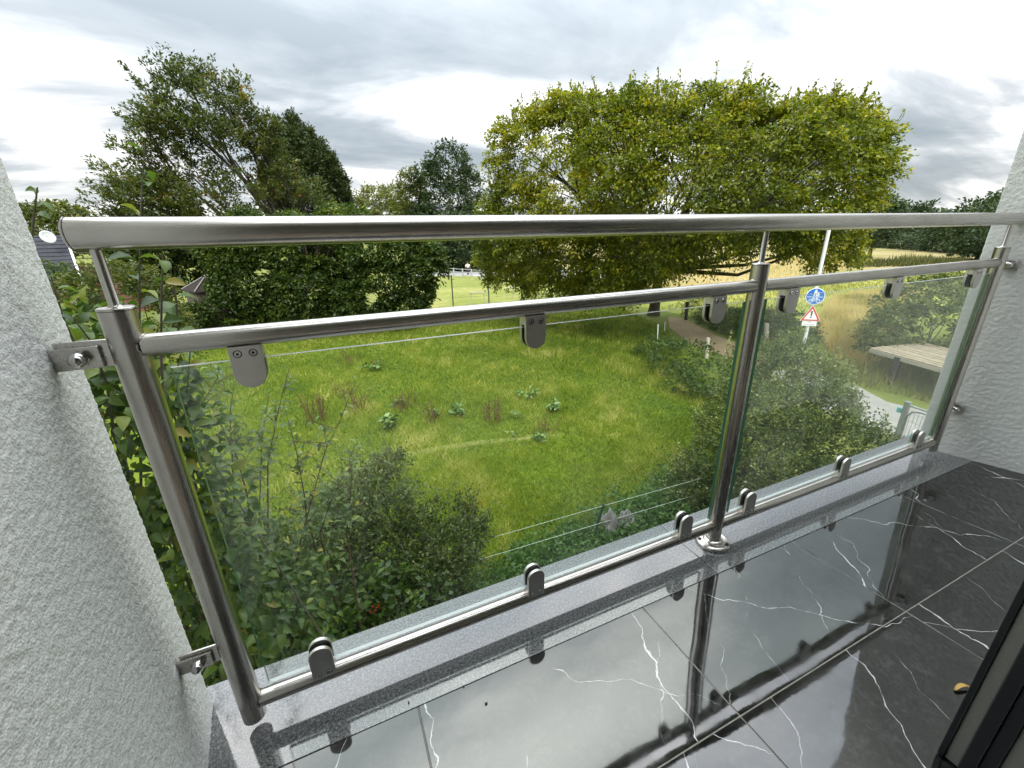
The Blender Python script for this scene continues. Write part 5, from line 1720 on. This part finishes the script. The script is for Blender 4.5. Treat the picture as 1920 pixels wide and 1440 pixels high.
mb.hexa([q(-14, -2.78, ze - .11), q(-.06, -2.78, ze - .11), q(-.06, 2.78, ze - .11), q(-14, 2.78, ze - .11)], [q(-14, -.1, zr - .35), q(-.06, -.1, zr - .35), q(-.06, .1, zr - .35), q(-14, .1, zr - .35)])
mb.build('wall', M['brick'], hs)
mb = MB(); mb.hexa([q(.1, -1.0, GZ), q(4.2, -1.0, GZ), q(4.2, 3.0, GZ), q(.1, 3.0, GZ)], [q(.1, -1.0, ze + .9), q(4.2, -1.0, ze + .2), q(4.2, 3.0, ze + .2), q(.1, 3.0, ze + .9)]); mb.build('annex', M['brick'], hs)
mb = MB()
for k in range(14):
    z = GZ + .3 + k * .38
    mb.tube([q(.1, -1.02, z), q(4.2, -1.02, z)], .03, 4)
mb.build('brick_course', M['plank_old'], hs)['kind'] = 'stuff'
dc = np.array(q(-.9, -1.4, zr - .2)); nrm_ = unit(-view + sidev * .5 + np.array([0, 0, .35])); u1 = unit(np.cross(nrm_, (0, 0, 1))); u2 = np.cross(u1, nrm_)
mb = MB(); rings = 5
for k in range(rings + 1):
    rr = .42 * k / rings
    for j in range(16):
        a = 2 * math.pi * j / 16
        mb.v.append(tuple(dc + u1 * rr * math.cos(a) + u2 * rr * math.sin(a) + nrm_ * (.45 * rr * rr + .25)))
for k in range(rings):
    for j in range(16):
        mb.face([k * 16 + j, k * 16 + (j + 1) % 16, (k + 1) * 16 + (j + 1) % 16, (k + 1) * 16 + j], True)
mb.tube([dc - nrm_ * .1, dc + nrm_ * .26], .03, 6)
o = mb.build('satellite_dish', M['pole_white'], rf_); s_ = o.modifiers.new('solid', 'SOLIDIFY'); s_.thickness = .02

sc_ = at(372, 540, 29.5)
sh_ = thing('garden_shed', (sc_[0], sc_[1], GZ), 'old plank shed with brown hipped roof half hidden in the bushes', 'shed')
apex = at(387, 516, 29.5); ez = at(360, 544, 29.5)[2]
w2 = 1.05
cx0, cy0 = apex[0], apex[1]
ca, sa = math.cos(.5), math.sin(.5)
rotp = lambda x, y: (cx0 + x * ca - y * sa, cy0 + x * sa + y * ca)
cor = [rotp(-w2, -w2), rotp(w2, -w2), rotp(w2, w2), rotp(-w2, w2)]
mb = MB(); mb.v += [(*c, ez) for c in cor] + [tuple(apex)] + [(*c, ez - .06) for c in cor]
for k in range(4):
    mb.face([k, (k + 1) % 4, 4]); mb.face([5 + k, 5 + (k + 1) % 4, (k + 1) % 4, k])
mb.face([8, 7, 6, 5])
rr_ = mb.build('roof', M['shed_roof'], sh_)
for c in cor:
    mb = MB(); mb.tube([(*c, ez + .03), tuple(apex + (0, 0, .03))], .035, 6); mb.build('hip_batten', M['bare_twig'], rr_)
npk = 12
for side in range(4):
    a, b = np.array(cor[side]) * .9 + np.array([cx0, cy0]) * .1, np.array(cor[(side + 1) % 4]) * .9 + np.array([cx0, cy0]) * .1
    for k in range(npk):
        p0, p1 = a + (b - a) * (k + .05) / npk, a + (b - a) * (k + .95) / npk
        nn2 = np.array([(b - a)[1], -(b - a)[0]]); nn2 = nn2 / np.linalg.norm(nn2) * .03
        mb = MB(); pts = [p0, p1, p1 - nn2, p0 - nn2]
        mb.hexa([(*p, GZ) for p in pts], [(*p, ez - .07) for p in pts]); mb.build('plank', M['plank_old'], sh_)
